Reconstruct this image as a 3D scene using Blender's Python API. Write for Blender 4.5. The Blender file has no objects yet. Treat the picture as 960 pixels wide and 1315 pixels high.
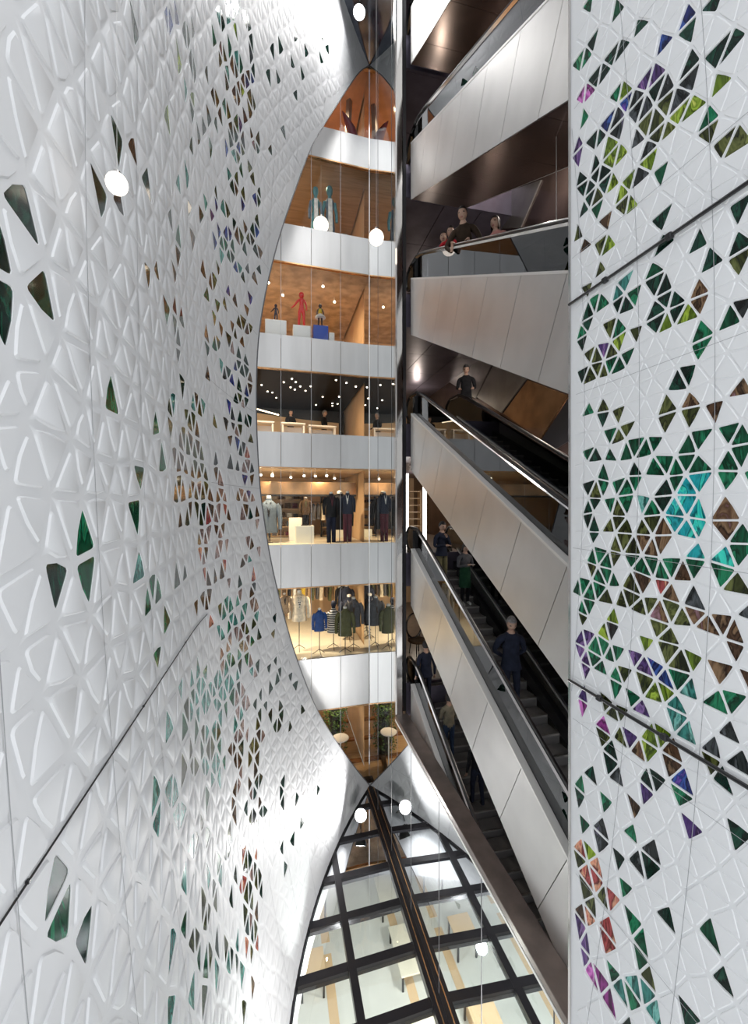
import bpy, bmesh, math, random
from mathutils import Vector, Matrix
R = random.Random(7)
SC = bpy.context.scene
COL = SC.collection
PI = math.pi
# ---------------------------------------------------------------- camera maths (used to read positions off the photograph)
F = 540.0; CX = 480.0; HY = 648.0; EYE = 1.65
A = math.atan2(125.0, F); CA, SA = math.cos(A), math.sin(A)
def ray(px, py):
    xr = (px-CX)/F; zr = (HY-py)/F
    return Vector((xr*CA+SA, CA-xr*SA, zr))
def atX(px, py, X):
    r = ray(px, py); t = X/r.x
    return Vector((X, r.y*t, EYE+r.z*t))
def atY(px, py, Y):
    r = ray(px, py); t = Y/r.y
    return Vector((r.x*t, Y, EYE+r.z*t))
def atZ(px, py, Z):
    r = ray(px, py); t = (Z-EYE)/r.z
    return Vector((r.x*t, r.y*t, Z))
def proj(p):
    d = p[1]*CA+p[0]*SA; l = p[0]*CA-p[1]*SA
    if d < .05: return (-9999, -9999)
    return (CX+F*l/d, HY-F*(p[2]-EYE)/d)
# ---------------------------------------------------------------- mesh builder
class MB:
    def __init__(s): s.v = []; s.f = []; s.m = []
    def add(s, vs, fs, mi=0):
        n = len(s.v); s.v += [tuple(v) for v in vs]
        for f in fs: s.f.append(tuple(i+n for i in f)); s.m.append(mi)
        return s
    def quad(s, a, b, c, d, mi=0): return s.add([a, b, c, d], [(0, 1, 2, 3)], mi)
    def poly(s, pts, mi=0): return s.add(pts, [tuple(range(len(pts)))], mi)
    def box(s, c, sz, mi=0, rz=0, rot=None, bev=0):
        hx, hy, hz = sz[0]/2, sz[1]/2, sz[2]/2
        M = rot if rot is not None else Matrix.Rotation(rz, 3, 'Z')
        c = Vector(c)
        if bev <= 0:
            P = [(-hx,-hy,-hz),(hx,-hy,-hz),(hx,hy,-hz),(-hx,hy,-hz),(-hx,-hy,hz),(hx,-hy,hz),(hx,hy,hz),(-hx,hy,hz)]
            return s.add([c+M@Vector(p) for p in P], [(0,3,2,1),(4,5,6,7),(0,1,5,4),(1,2,6,5),(2,3,7,6),(3,0,4,7)], mi)
        b = min(bev, hx*.45, hy*.45, hz*.45)
        P = []; 
        for (z, q) in ((-hz, b), (-hz+b, 0), (hz-b, 0), (hz, b)):
            x, y = hx-q, hy-q; k = b
            P += [(-x+k,-y,z),(x-k,-y,z),(x,-y+k,z),(x,y-k,z),(x-k,y,z),(-x+k,y,z),(-x,y-k,z),(-x,-y+k,z)]
        fs = [tuple(range(7,-1,-1)), tuple(range(24,32))]
        for r in range(3):
            for i in range(8): fs.append((r*8+i, r*8+(i+1)%8, r*8+8+(i+1)%8, r*8+8+i))
        return s.add([c+M@Vector(p) for p in P], fs, mi)
    def b2(s, lo, hi, mi=0, bev=0):
        return s.box([(lo[i]+hi[i])/2 for i in range(3)], [abs(hi[i]-lo[i]) for i in range(3)], mi, bev=bev)
    def prism(s, pts, off, mi=0):
        n = len(pts); off = Vector(off)
        vs = [Vector(p) for p in pts]; vs += [p+off for p in vs]
        fs = [tuple(range(n-1,-1,-1)), tuple(range(n, 2*n))]+[(i, (i+1)%n, n+(i+1)%n, n+i) for i in range(n)]
        return s.add(vs, fs, mi)
    def tube(s, path, r, n=8, mi=0, closed=False, rx=None):
        path = [Vector(p) for p in path]; m = len(path)
        rs = r if isinstance(r, (list, tuple)) else [r]*m
        rings = []; up = None
        for i in range(m):
            if closed: t = path[(i+1)%m]-path[i-1]
            else: t = path[min(i+1, m-1)]-path[max(i-1, 0)]
            if t.length < 1e-9: t = Vector((0,0,1))
            t.normalize()
            if up is None: up = Vector((0,0,1)) if abs(t.z) < .9 else Vector((0,1,0))
            a = t.cross(up)
            if a.length < 1e-4: a = t.cross(Vector((1,.1,0)))
            a.normalize(); b = a.cross(t); up = b
            rings.append([path[i]+a*(math.cos(k*2*PI/n)*(rx if rx else rs[i]))+b*(math.sin(k*2*PI/n)*rs[i]) for k in range(n)])
        vs = [p for q in rings for p in q]; fs = []
        for i in range(m if closed else m-1):
            j = (i+1)%m
            for k in range(n): fs.append((i*n+k, i*n+(k+1)%n, j*n+(k+1)%n, j*n+k))
        if not closed: fs += [tuple(range(n-1,-1,-1)), tuple(range((m-1)*n, m*n))]
        return s.add(vs, fs, mi)
    def lathe(s, prof, n=16, c=(0,0,0), mi=0, sx=1, sy=1):
        vs = []; fs = []
        for (r, z) in prof:
            for k in range(n): vs.append((c[0]+r*sx*math.cos(k*2*PI/n), c[1]+r*sy*math.sin(k*2*PI/n), c[2]+z))
        for i in range(len(prof)-1):
            for k in range(n): fs.append((i*n+k, i*n+(k+1)%n, (i+1)*n+(k+1)%n, (i+1)*n+k))
        fs += [tuple(range(n-1,-1,-1)), tuple(range((len(prof)-1)*n, len(prof)*n))]
        return s.add(vs, fs, mi)
    def ball(s, c, r, n=12, mi=0, sc=(1,1,1)):
        m = n//2; pr = [(max(1e-4, math.sin(PI*i/m))*r, -math.cos(PI*i/m)*r*sc[2]) for i in range(m+1)]
        return s.lathe(pr, n, c, mi, sc[0], sc[1])
def mk(name, mb, mats, parent=None, smooth=False, loc=None):
    me = bpy.data.meshes.new(name); me.from_pydata(mb.v, [], mb.f)
    if not isinstance(mats, (list, tuple)): mats = [mats]
    for m in mats: me.materials.append(m)
    if len(mats) > 1: me.polygons.foreach_set('material_index', mb.m)
    if smooth:
        me.polygons.foreach_set('use_smooth', [True]*len(me.polygons))
        if smooth != 'all': me.set_sharp_from_angle(angle=math.radians(38))
    me.update()
    o = bpy.data.objects.new(name, me); COL.objects.link(o)
    if parent is not None: o.parent = parent
    if loc is not None: o.location = loc
    return o
def tag(o, label, cat, group=None):
    o['label'] = label; o['category'] = cat
    if group: o['group'] = group
    return o
def thing(name, label, cat, loc=(0,0,0), rz=0, group=None):
    o = bpy.data.objects.new(name, None); COL.objects.link(o); o.empty_display_size = .1
    o.location = loc; o.rotation_euler = (0, 0, rz)
    return tag(o, label, cat, group)
def struct(name, mb, mats, parent=None, smooth=False):
    o = mk(name, mb, mats, parent, smooth)
    if parent is None: o['kind'] = 'structure'
    return o
def dup(root, loc, rz=None, label=None, group=None, mats=None):
    def cp(o, par):
        c = o.copy(); COL.objects.link(c)
        if par is not None: c.parent = par
        for ch in list(o.children): cp(ch, c)
        return c
    r = cp(root, None); r.location = loc
    if rz is not None: r.rotation_euler = (0, 0, rz)
    if label: r['label'] = label
    if group: r['group'] = group
    return r
# ---------------------------------------------------------------- materials
MATS = {}
def mat(name, col, rough=.5, metal=0., spec=.5, noise=0, nscale=5, stretch=None, col2=None, emit=None, estr=0, coat=0, bump=0, detail=4, trans=0):
    m = bpy.data.materials.new(name); m.use_nodes = True; nt = m.node_tree; p = nt.nodes['Principled BSDF']
    c = tuple(col)+(1,)
    p.inputs['Base Color'].default_value = c; p.inputs['Roughness'].default_value = rough; p.inputs['Metallic'].default_value = metal
    p.inputs['Specular IOR Level'].default_value = spec; p.inputs['Coat Weight'].default_value = coat
    p.inputs['Coat Roughness'].default_value = .05
    if trans: p.inputs['Transmission Weight'].default_value = trans
    if emit: p.inputs['Emission Color'].default_value = tuple(emit)+(1,); p.inputs['Emission Strength'].default_value = estr
    if noise or col2 or bump:
        tc = nt.nodes.new('ShaderNodeTexCoord'); mp = nt.nodes.new('ShaderNodeMapping'); nz = nt.nodes.new('ShaderNodeTexNoise')
        nz.inputs['Scale'].default_value = nscale; nz.inputs['Detail'].default_value = detail
        if stretch: mp.inputs['Scale'].default_value = stretch
        nt.links.new(tc.outputs['Object'], mp.inputs['Vector']); nt.links.new(mp.outputs['Vector'], nz.inputs['Vector'])
        if noise or col2:
            rp = nt.nodes.new('ShaderNodeValToRGB'); rp.color_ramp.elements[0].position = .35; rp.color_ramp.elements[1].position = .65
            if col2: rp.color_ramp.elements[0].color = c; rp.color_ramp.elements[1].color = tuple(col2)+(1,)
            else:
                rp.color_ramp.elements[0].color = tuple(max(0, x*(1-noise)) for x in col)+(1,); rp.color_ramp.elements[1].color = tuple(min(1, x*(1+noise)) for x in col)+(1,)
            nt.links.new(nz.outputs['Fac'], rp.inputs['Fac']); nt.links.new(rp.outputs['Color'], p.inputs['Base Color'])
        if bump:
            bp = nt.nodes.new('ShaderNodeBump'); bp.inputs['Strength'].default_value = bump; bp.inputs['Distance'].default_value = .02
            nt.links.new(nz.outputs['Fac'], bp.inputs['Height']); nt.links.new(bp.outputs['Normal'], p.inputs['Normal'])
    MATS[name] = m; return m
def glassmat(name, tint=(.93,.96,.95), ior=1.5, rough=0.0):
    m = bpy.data.materials.new(name); m.use_nodes = True; nt = m.node_tree; nt.nodes.clear()
    out = nt.nodes.new('ShaderNodeOutputMaterial'); mx = nt.nodes.new('ShaderNodeMixShader'); fr = nt.nodes.new('ShaderNodeFresnel')
    tr = nt.nodes.new('ShaderNodeBsdfTransparent'); gl = nt.nodes.new('ShaderNodeBsdfGlossy')
    fr.inputs['IOR'].default_value = ior; tr.inputs['Color'].default_value = tuple(tint)+(1,); gl.inputs['Roughness'].default_value = rough
    gl.inputs['Color'].default_value = (.95,.97,1,1)
    nt.links.new(fr.outputs['Fac'], mx.inputs['Fac']); nt.links.new(tr.outputs[0], mx.inputs[1]); nt.links.new(gl.outputs[0], mx.inputs[2]); nt.links.new(mx.outputs[0], out.inputs['Surface'])
    MATS[name] = m; return m
def emat(name, col, s): return mat(name, col, emit=col, estr=s)
M_WHITE = mat('white_panel', (.84,.85,.87), rough=.55, spec=.3)
M_WHITE2 = mat('white_panel_right', (.90,.915,.93), rough=.5, spec=.3)
M_JOINT = mat('joint_dark', (.10,.10,.11), rough=.6)
M_JOINTG = mat('joint_grey', (.42,.43,.45), rough=.6)
M_BLACK = mat('black_metal', (.012,.012,.014), rough=.35, spec=.5)
M_RUBBER = mat('black_rubber', (.012,.012,.013), rough=.28, spec=.6)
M_STEEL = mat('brushed_steel', (.60,.58,.55), rough=.30, metal=1, noise=.07, nscale=1.2, stretch=(1,1,1))
M_STEELP = mat('satin_steel_panel', (.62,.612,.598), rough=.38, metal=.85, noise=.06, nscale=.8)
M_BLACKC = mat('black_ceiling', (.012,.012,.013), rough=.75, spec=.2)
M_STEELG = mat('spandrel_steel', (.50,.50,.50), rough=.38, metal=.7, noise=.05, nscale=1.2, stretch=(2,2,.3))
M_CAP = mat('satin_cap', (.74,.73,.71), rough=.42, metal=.45)
M_CHROME = mat('polished_steel', (.72,.70,.68), rough=.12, metal=1)
M_MIRROR = mat('mirror_glass', (.80,.83,.84), rough=.012, metal=1)
M_BROWNM = mat('bronze_soffit', (.16,.115,.105), rough=.2, metal=.85, noise=.25, nscale=1.0)
M_DARKM = mat('dark_blue_metal', (.15,.135,.18), rough=.36, metal=.7, noise=.2, nscale=1.1)
M_COPPER = mat('copper_panel', (.42,.25,.13), rough=.26, metal=.9, noise=.25, nscale=1.6)
M_GREYM = mat('grey_panel', (.34,.33,.32), rough=.30, metal=.85, noise=.15, nscale=1.3)
M_LEDGE = mat('taupe_ledge', (.23,.19,.175), rough=.34, metal=.55, noise=.12, nscale=3)
M_GLASS = glassmat('clear_glass'); M_GLASSE = glassmat('balustrade_glass', (.90,.92,.91), 1.85); M_GLASSK = glassmat('skylight_glass', (.88,.93,.93), 1.33)
M_GLASSF = glassmat('shopfront_glass', (.97,.975,.97), 1.17)
M_STEP = mat('step_grey', (.34,.33,.32), rough=.45, metal=.5, noise=.2, nscale=30, stretch=(14,1,1))
M_STEPR = mat('riser_grey', (.22,.21,.21), rough=.5, metal=.4)
M_WOOD = mat('oak_floor', (.55,.38,.22), rough=.4, col2=(.45,.29,.15), nscale=3, stretch=(.4,4,1))
M_CONC = mat('concrete_ceiling', (.50,.40,.30), rough=.8, noise=.25, nscale=2.5)
M_WALLW = mat('warm_wall', (.78,.55,.33), rough=.7, noise=.06, nscale=1)
M_CEILW = mat('board_ceiling', (.42,.27,.15), rough=.6, col2=(.30,.19,.10), nscale=2.2, stretch=(.5,5,1))
M_LAND = mat('landing_floor', (.30,.24,.20), rough=.3, noise=.15, nscale=2)
M_ORANGE = mat('terracotta_wall', (.70,.32,.15), rough=.7, noise=.12, nscale=2)
M_CREAM = mat('cream_floor', (.86,.80,.66), rough=.4, noise=.06, nscale=1.5)
M_WH = mat('plain_white', (.85,.84,.82), rough=.5)
# ================================================================= perforated white walls
DICH = {  # dichroic glass fillings
 'k': ((.006,.030,.020),(.012,.075,.045)), 'g': ((.006,.10,.045),(.02,.26,.12)), 'o': ((.05,.06,.015),(.15,.17,.05)),
 'b': ((.02,.03,.18),(.05,.12,.45)), 'm': ((.35,.05,.30),(.85,.25,.75)), 'l': ((.16,.26,.02),(.45,.62,.07)),
 'n': ((.10,.05,.025),(.28,.17,.09)), 'c': ((.02,.45,.50),(.06,.80,.62)), 'p': ((.10,.05,.20),(.30,.17,.42)),
 't': ((.06,.30,.26),(.25,.62,.55)), 'r': ((.55,.10,.10),(.90,.45,.28)), 's': ((.03,.035,.035),(.10,.11,.12)), 'w': ((.35,.22,.20),(.75,.58,.55))}
DK = list(DICH)
def dichroic(k, nm, c1, c2, c3):
    m = mat('dichroic_'+nm, c1, rough=.08, spec=.35); nt = m.node_tree; p = nt.nodes['Principled BSDF']
    tc = nt.nodes.new('ShaderNodeTexCoord'); mp = nt.nodes.new('ShaderNodeMapping'); nz = nt.nodes.new('ShaderNodeTexNoise'); rp = nt.nodes.new('ShaderNodeValToRGB')
    mp.inputs['Scale'].default_value = (3, 3, 1.1); mp.inputs['Rotation'].default_value = (.7, .2, .3); nz.inputs['Scale'].default_value = 2.6; nz.inputs['Detail'].default_value = 5; nz.inputs['Distortion'].default_value = .9
    e = rp.color_ramp.elements; e[0].position = .30; e[1].position = .72
    dk = tuple(x*.22 for x in c1)
    e[0].color = dk+(1,); e[1].color = tuple(c3)+(1,)
    for pos, c in ((.42, c1), (.50, dk), (.57, c2), (.64, c1)):
        q = e.new(pos); q.color = tuple(c)+(1,)
    nt.links.new(tc.outputs['Object'], mp.inputs['Vector']); nt.links.new(mp.outputs['Vector'], nz.inputs['Vector']); nt.links.new(nz.outputs['Fac'], rp.inputs['Fac']); nt.links.new(rp.outputs['Color'], p.inputs['Base Color'])
    return m
D3 = {'k': (.03,.10,.09), 'g': (.10,.40,.16), 'o': (.30,.34,.10), 'b': (.25,.10,.55), 'm': (.95,.55,.85), 'l': (.70,.75,.15), 'n': (.40,.22,.28), 'c': (.35,.95,.85), 'p': (.55,.25,.60), 't': (.50,.85,.78), 'r': (.95,.70,.30), 's': (.16,.14,.22), 'w': (.80,.70,.62)}
DM = [dichroic(k, ['dark','green','olive','blue','magenta','lime','bronze','cyan','violet','teal','coral','smoke','blush'][i], DICH[k][0], DICH[k][1], D3[k]) for i, k in enumerate(DK)]
def parse(txt, x0, y0, sc, rdef):
    out = []
    for it in txt.split():
        q = it.split(','); c = q[2][0] if len(q) > 2 else 'o'
        r = float(q[2][1:]) if len(q) > 2 and len(q[2]) > 1 else 0
        out.append((x0+float(q[0])*sc, y0+float(q[1])*sc, r*sc, c))
    return out
def lattice(u0, u1, v0, v1, e, jit, rnd):
    """jittered triangular lattice whose every third node is the hub of a rosette"""
    h = e*math.sqrt(3)/2; P = {}; T = []
    nr = int((v1-v0)/h)+2; nc = int((u1-u0)/e)+3
    for j in range(nr):
        for i in range(nc):
            hub = (i - j//2*2 + (j//2) + (j%2)*2) % 3 if False else ((i + (j//2)*1 + (j%2)*2 - (j//2)*0) % 3)
            x = u0+(i+(j%2)*.5-.5)*e; y = v0+j*h
            P[(i, j)] = (x+rnd.uniform(-jit, jit)*e, y+rnd.uniform(-jit, jit)*e)
    for j in range(nr-1):
        for i in range(nc-1):
            if j % 2 == 0: T += [((i,j),(i+1,j),(i,j+1)), ((i+1,j),(i+1,j+1),(i,j+1))]
            else: T += [((i,j),(i+1,j),(i+1,j+1)), ((i,j),(i+1,j+1),(i,j+1))]
    return P, T
def is_hub(n):
    i, j = n; q = i-(j-(j&1))//2 if True else 0     # axial column
    q = i-(j//2)                                    # odd-row offset to axial
    return (q-j) % 3 == 0
def rounded(tri, inset, rad, bow):
    """inner rounded triangle of a 2D triangle; bow: index of the edge that bulges outwards, or None"""
    a, b, c = [Vector(p) for p in tri]
    def ins(p, q, r):
        # inset corner at q between p and r
        e1 = (p-q).normalized(); e2 = (r-q).normalized(); bis = e1+e2
        if bis.length < 1e-5: return q
        bis.normalize(); s = max(.2, abs(e1.x*bis.y-e1.y*bis.x))
        return q+bis*(inset/s)
    I = [ins(c, a, b), ins(a, b, c), ins(b, c, a)]
    area = (I[1]-I[0]).cross(I[2]-I[0]) if False else (I[1].x-I[0].x)*(I[2].y-I[0].y)-(I[1].y-I[0].y)*(I[2].x-I[0].x)
    if area <= 1e-5: return None
    loop = []
    for k in range(3):
        q = I[k]; p = I[k-1]; r = I[(k+1)%3]
        d1 = (p-q); d2 = (r-q); t = min(rad, d1.length*.3, d2.length*.3)
        A1 = q+d1.normalized()*t; B1 = q+d2.normalized()*t
        loop.append([A1*(1-w)**2+q*2*w*(1-w)+B1*w*w for w in (0, .35, .7, 1)])
    if bow is not None:
        k = bow; q = loop[k][3]; r = loop[(k+1)%3][0]
        mid = (q+r)/2; nn = Vector((r.y-q.y, -(r.x-q.x))).normalized()
        loop[k].append(mid+nn*min(.10*(r-q).length, inset*.55))
    return loop
def perforated(name, S, N, lat, inset, rad, depth, hole_depth, opened, clip, mw, parent=None, fade=lambda y: 1):
    P, T = lat; W = MB(); G = MB()
    def P3(p, d=0):
        b = Vector(S(p[0], p[1]))
        return b if d == 0 else b+N(p[0], p[1])*d
    for t in T:
        tri = [P[n] for n in t]
        cl = clip(tri)
        if cl is None: continue
        if cl is not True:
            W.poly([P3(p) for p in cl]); continue
        hubs = [k for k in range(3) if is_hub(t[k])]
        bow = (hubs[0]+1) % 3 if hubs else None
        L = rounded(tri, inset, rad, bow)
        if L is None:
            W.poly([P3(p) for p in tri]); continue
        op = opened.get(t)
        # frame: corners and edges
        base = len(W.v); vs = [P3(p) for p in tri]; idx = []
        for k in range(3):
            row = []
            for p in L[k]: row.append(len(vs)); vs.append(P3(p))
            idx.append(row)
        fs = []
        for k in range(3):
            row = idx[k]; n4 = row[:4]
            for q in range(3): fs.append((k, n4[q+1], n4[q]))
            nx = (k+1) % 3
            if len(row) == 5:
                fs.append((k, row[4], row[3])); fs.append((k, nx, row[4])); fs.append((nx, idx[nx][0], row[4]))
            else: fs.append((k, nx, idx[nx][0], row[3]))
        loop2 = [p for k in range(3) for p in L[k]]; li = [i for k in range(3) for i in idx[k]]
        cen = sum((Vector(p) for p in loop2), Vector((0, 0)))/len(loop2)
        sl = max(.006, abs(depth)*1.25) if op is None else .002
        dd = depth*fade(cen.x) if op is None else hole_depth
        inner = [p+(cen-p).normalized()*min(sl, (cen-p).length*.4) for p in loop2]
        ii = []
        for p in inner: ii.append(len(vs)); vs.append(P3(p, -dd))
        n = len(li)
        for q in range(n): fs.append((li[q], li[(q+1)%n], ii[(q+1)%n], ii[q]))
        if op is None: fs.append(tuple(ii))
        else: G.add([P3(p, -dd*.8) for p in inner], [tuple(range(n))], DK.index(op))
        W.add(vs, fs)
    o = mk(name, W, mw, parent, smooth=True)
    o['kind'] = 'structure'
    g = mk('coloured_glass', G, DM, o)
    return o
# ---------------- left wall: barrel-shaped skin that bends to the right at its far end
ZB, ZT = -10.3, 20.4
def XL(Y, z): return -1.5+.0062*(z-5.3)**2+.0355*max(0, Y-7)**2
def SL(u, v): return (XL(u, v), u, v)
def NL(u, v):
    n = Vector((1, -.071*max(0, u-7), -.0124*(v-5.3))); return n.normalized()
LENS = [(474,84),(462,92),(447,112),(432,135),(416,160),(399,190),(379,243),(364,286),(353,323),(340,379),(332,430),(329,480),(329,545),(331,590),(334,632),(340,676),(346,713),(355,755),(368,805),(383,853),(407,912),(434,956),(462,994),(474,1008)]
CUT = []
for (px, py) in LENS:
    r = ray(px, py); lo, hi = 4.0, 22.0
    for _ in range(60):
        m = (lo+hi)/2; t = m/r.y
        if r.x*t > XL(m, EYE+r.z*t): lo = m
        else: hi = m
    CUT.append((EYE+r.z*(lo/r.y), lo))
CUT.sort()
def ycut(z):
    if z <= CUT[0][0] or z >= CUT[-1][0]: return 99
    for i in range(len(CUT)-1):
        if CUT[i][0] <= z <= CUT[i+1][0]:
            a = CUT[max(0, i-1)]; b = CUT[i]; c = CUT[i+1]; d = CUT[min(len(CUT)-1, i+2)]
            w = (z-b[0])/(c[0]-b[0])
            m1 = (c[1]-a[1])/(c[0]-a[0])*(c[0]-b[0]); m2 = (d[1]-b[1])/(d[0]-b[0])*(c[0]-b[0])
            return (2*w**3-3*w*w+1)*b[1]+(w**3-2*w*w+w)*m1+(-2*w**3+3*w*w)*c[1]+(w**3-w*w)*m2
    return 99
MX = 3.85
def clipL(tri):
    if all(XL(p[0], p[1]) > MX+.1 for p in tri) or all(p[1] < ZB-.3 for p in tri): return None
    ins = [p[0] > ycut(p[1]) for p in tri]
    if all(ins): return None
    if not any(ins): return True
    zc = sum(p[1] for p in tri)/3
    zc = min(max(zc, CUT[0][0]+.12), CUT[-1][0]-.12)
    # bisect each crossing edge against the true curve
    out = []
    for k in range(3):
        p, q = tri[k], tri[(k+1)%3]
        if not ins[k]: out.append(p)
        if ins[k] != ins[(k+1)%3]:
            a, b = (p, q) if not ins[k] else (q, p)
            a = Vector(a); b = Vector(b)
            for _ in range(24):
                m = (a+b)/2
                if m.x > ycut(m.y): b = m
                else: a = m
            out.append(tuple(a))
    return out if len(out) >= 3 else None
latL = lattice(-1.5, 18.6, ZB-.5, ZT+.6, .465, .14, R)
LEFT_OPEN = parse('''12,285,k24 15,390,k18 50,392,k18 2,330,k 150,170,k12 158,200,k 126,238,k 150,255,s 178,240,k 170,185,n 168,30,k 218,25,b8 226,15,b 243,45,k12 248,88,k10 236,80,l 246,125,l8 222,150,l 252,145,k8 240,120,t 242,182,k 252,178,k
268,165,k 263,172,k 283,145,k 236,232,t8 250,265,k 280,245,k 247,300,n 276,265,b 190,345,k 203,340,k 220,385,k8 226,405,k8 231,420,k 235,440,k 266,430,n 262,372,g 285,300,b10 290,320,g10 270,280,p
153,520,g 210,525,o 195,550,g 213,545,o 183,600,g9 207,605,g12 182,655,g 230,512,t8 240,520,t8 265,520,t
65,745,k18 100,740,g16 112,702,g12 190,735,t9 196,762,g16 230,742,k10 215,800,g10 200,830,g14 260,770,n12 272,800,r8
255,870,t12 272,890,t22 225,890,t 220,922,t 190,1050,t14 215,1010,t22 225,1040,t14 246,985,o12 275,985,t16 245,1090,t 255,1085,o8 228,1130,t 265,1160,o12 255,1200,o14 230,1212,t10 240,1285,t14 218,1292,t9 270,1275,k9
286,1090,k8 291,1150,k 300,1120,k 310,1140,r8 322,1210,r10 302,1230,k8 85,1105,k14 60,1195,g18 100,1215,k16 299,1035,n 331,1040,k 320,1200,k8 335,1140,k
389,915,k 372,870,k 381,880,k 352,850,k 354,790,k 348,880,k 362,905,k 370,935,k 357,925,k 412,1015,k 385,1052,k 380,1030,k 375,1085,k 366,1110,k 360,1090,k 376,45,k 398,70,k 420,65,k 415,42,k 364,100,k 388,100,k 372,80,k 360,165,k 345,190,k''', 0, 0, 1, 0)
#        cx   cy  rx  ry   prob  colours
LEFT_ZONE = [(245,610,22,75,.75,'nookn'),(272,680,24,75,.65,'wnnrw'),(252,540,14,40,.6,'ontk'),(305,840,26,110,.42,'twtgw'),(262,930,26,60,.5,'tgto'),(308,965,13,95,.7,'nnwok'),(322,1120,12,120,.5,'kwork'),
 (285,280,28,270,.26,'ktobgn'),(315,330,20,320,.36,'ksnkob'),(320,1000,18,320,.3,'kwsont'),(300,120,22,130,.3,'gkbtol'),(300,560,25,140,.25,'wkson'),(318,700,15,140,.35,'wrknw'),(345,950,22,160,.13,'k'),(380,90,40,90,.06,'k'),(285,1200,30,110,.25,'tokg'),(245,420,40,200,.08,'kgn'),(260,1130,40,150,.15,'tog')]
def choose(lat, S, clip, pts, zones, rmin, rnd):
    P, T = lat; cen = []
    for t in T:
        tri = [P[n] for n in t]
        if clip(tri) is not True: continue
        c = (sum(p[0] for p in tri)/3, sum(p[1] for p in tri)/3)
        q = [proj(S(*p)) for p in tri]; ar = abs((q[1][0]-q[0][0])*(q[2][1]-q[0][1])-(q[1][1]-q[0][1])*(q[2][0]-q[0][0]))/2
        cen.append((t, proj(S(*c)), ar))
    cen = [c for c in cen if -80 < c[1][0] < 1040 and -80 < c[1][1] < 1400]
    op = {}
    for (x, y, r, c) in pts:
        best = min(cen, key=lambda e: (e[1][0]-x)**2+(e[1][1]-y)**2)
        op[best[0]] = c
        if r > 0:
            for (t, q, ar) in cen:
                if (q[0]-x)**2+(q[1]-y)**2 < r*r: op[t] = c
    for (x, y, rx, ry, pr, cs) in zones:
        for (t, q, ar) in cen:
            if t not in op and ((q[0]-x)/rx)**2+((q[1]-y)/ry)**2 < 1 and rnd.random() < pr: op[t] = rnd.choice(cs)
    return op
opL = choose(latL, SL, clipL, LEFT_OPEN, LEFT_ZONE, 0, R)
wallL = perforated('wall_left', SL, NL, latL, .030, .06, -.012, .008, opL, clipL, M_WHITE, fade=lambda y: max(.30, min(1, 1.25-y/10.5)))
# edge of the eye-shaped opening
e = MB(); pts = []
n = 160
for i in range(n+1):
    z = CUT[0][0]+.002+(CUT[-1][0]-CUT[0][0]-.004)*(.5-.5*math.cos(PI*i/n)); y = ycut(z); pts.append(Vector(SL(y, z)))
vs = []; fs = []
for i, p in enumerate(pts):
    nn = NL(p.y, p.z); vs += [p+nn*.015, p-nn*.20]
for i in range(n): fs.append((2*i, 2*i+1, 2*i+3, 2*i+2))
e.add(vs, fs); e.tube([p+NL(p.y, p.z)*.004 for p in pts], .022, 6, 1)
mk('opening_reveal', e, [M_STEEL, M_JOINT], wallL)
# panel joints of the left wall
jt = MB()
def ribbon(mb, S, N, pts, w, off, mi=0):
    L = [Vector(S(*p))+N(*p)*off for p in pts]
    for i in range(len(L)-1):
        t = (L[i+1]-L[i]).normalized(); n0 = N(*pts[i]); s = t.cross(n0).normalized()*w/2
        t2 = t; n1 = N(*pts[i+1]); s1 = t2.cross(n1).normalized()*w/2
        mb.quad(L[i]-s, L[i]+s, L[i+1]+s1, L[i+1]-s1, mi)
for k in range(13):
    Y = 3.78+(k-2)*1.28+(.0 if k else 0)
    zz = [ZB+.1+(ZT-ZB-.2)*i/80 for i in range(81)]
    seg = []
    for z in zz:
        if Y < ycut(z)-.03 and XL(Y, z) < MX-.02: seg.append((Y, z))
        else:
            if len(seg) > 1: ribbon(jt, SL, NL, seg, .008, .0135)
            seg = []
    if len(seg) > 1: ribbon(jt, SL, NL, seg, .008, .0135)
for zl in (-9.15,-7.1,-4.9,-2.7,2.1,4.2,6.4,8.6,10.8,13,15.2,17.4,19.3):
    seg = [(9+i*.2, zl) for i in range(50) if 9+i*.2 < ycut(zl)-.03 and XL(1+i*.2, zl) < MX-.02]
    ribbon(jt, SL, NL, seg, .008, .0135)
mk('panel_joint', jt, M_JOINTG, wallL)
# ---------------- right wall
def XR(Y, z): return 3.45-.0165*(z-2.75)**2
def SR(u, v): return (XR(u, v), u, v)
def NR(u, v): return Vector((-1, 0, -.033*(v-2.75))).normalized()
KE = math.tan(math.atan((732-CX)/F)+A)         # the wall ends on a plane through the camera's axis: Y = X / KE
def yend(z): return XR(0, z)/KE
def clipR(tri):
    ins = [p[0] > yend(p[1]) for p in tri]
    if all(ins): return None
    if not any(ins): return True
    out = []
    for k in range(3):
        p, q = tri[k], tri[(k+1)%3]
        if not ins[k]: out.append(p)
        if ins[k] != ins[(k+1)%3]:
            a, b = (Vector(p), Vector(q)) if not ins[k] else (Vector(q), Vector(p))
            for _ in range(24):
                m = (a+b)/2
                if m.x > yend(m.y): b = m
                else: a = m
            out.append(tuple(a))
    return out if len(out) >= 3 else None
latR = lattice(1.2, 4.7, -4.6, 8.2, .215, .12, R)
s = 1/3.692
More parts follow.
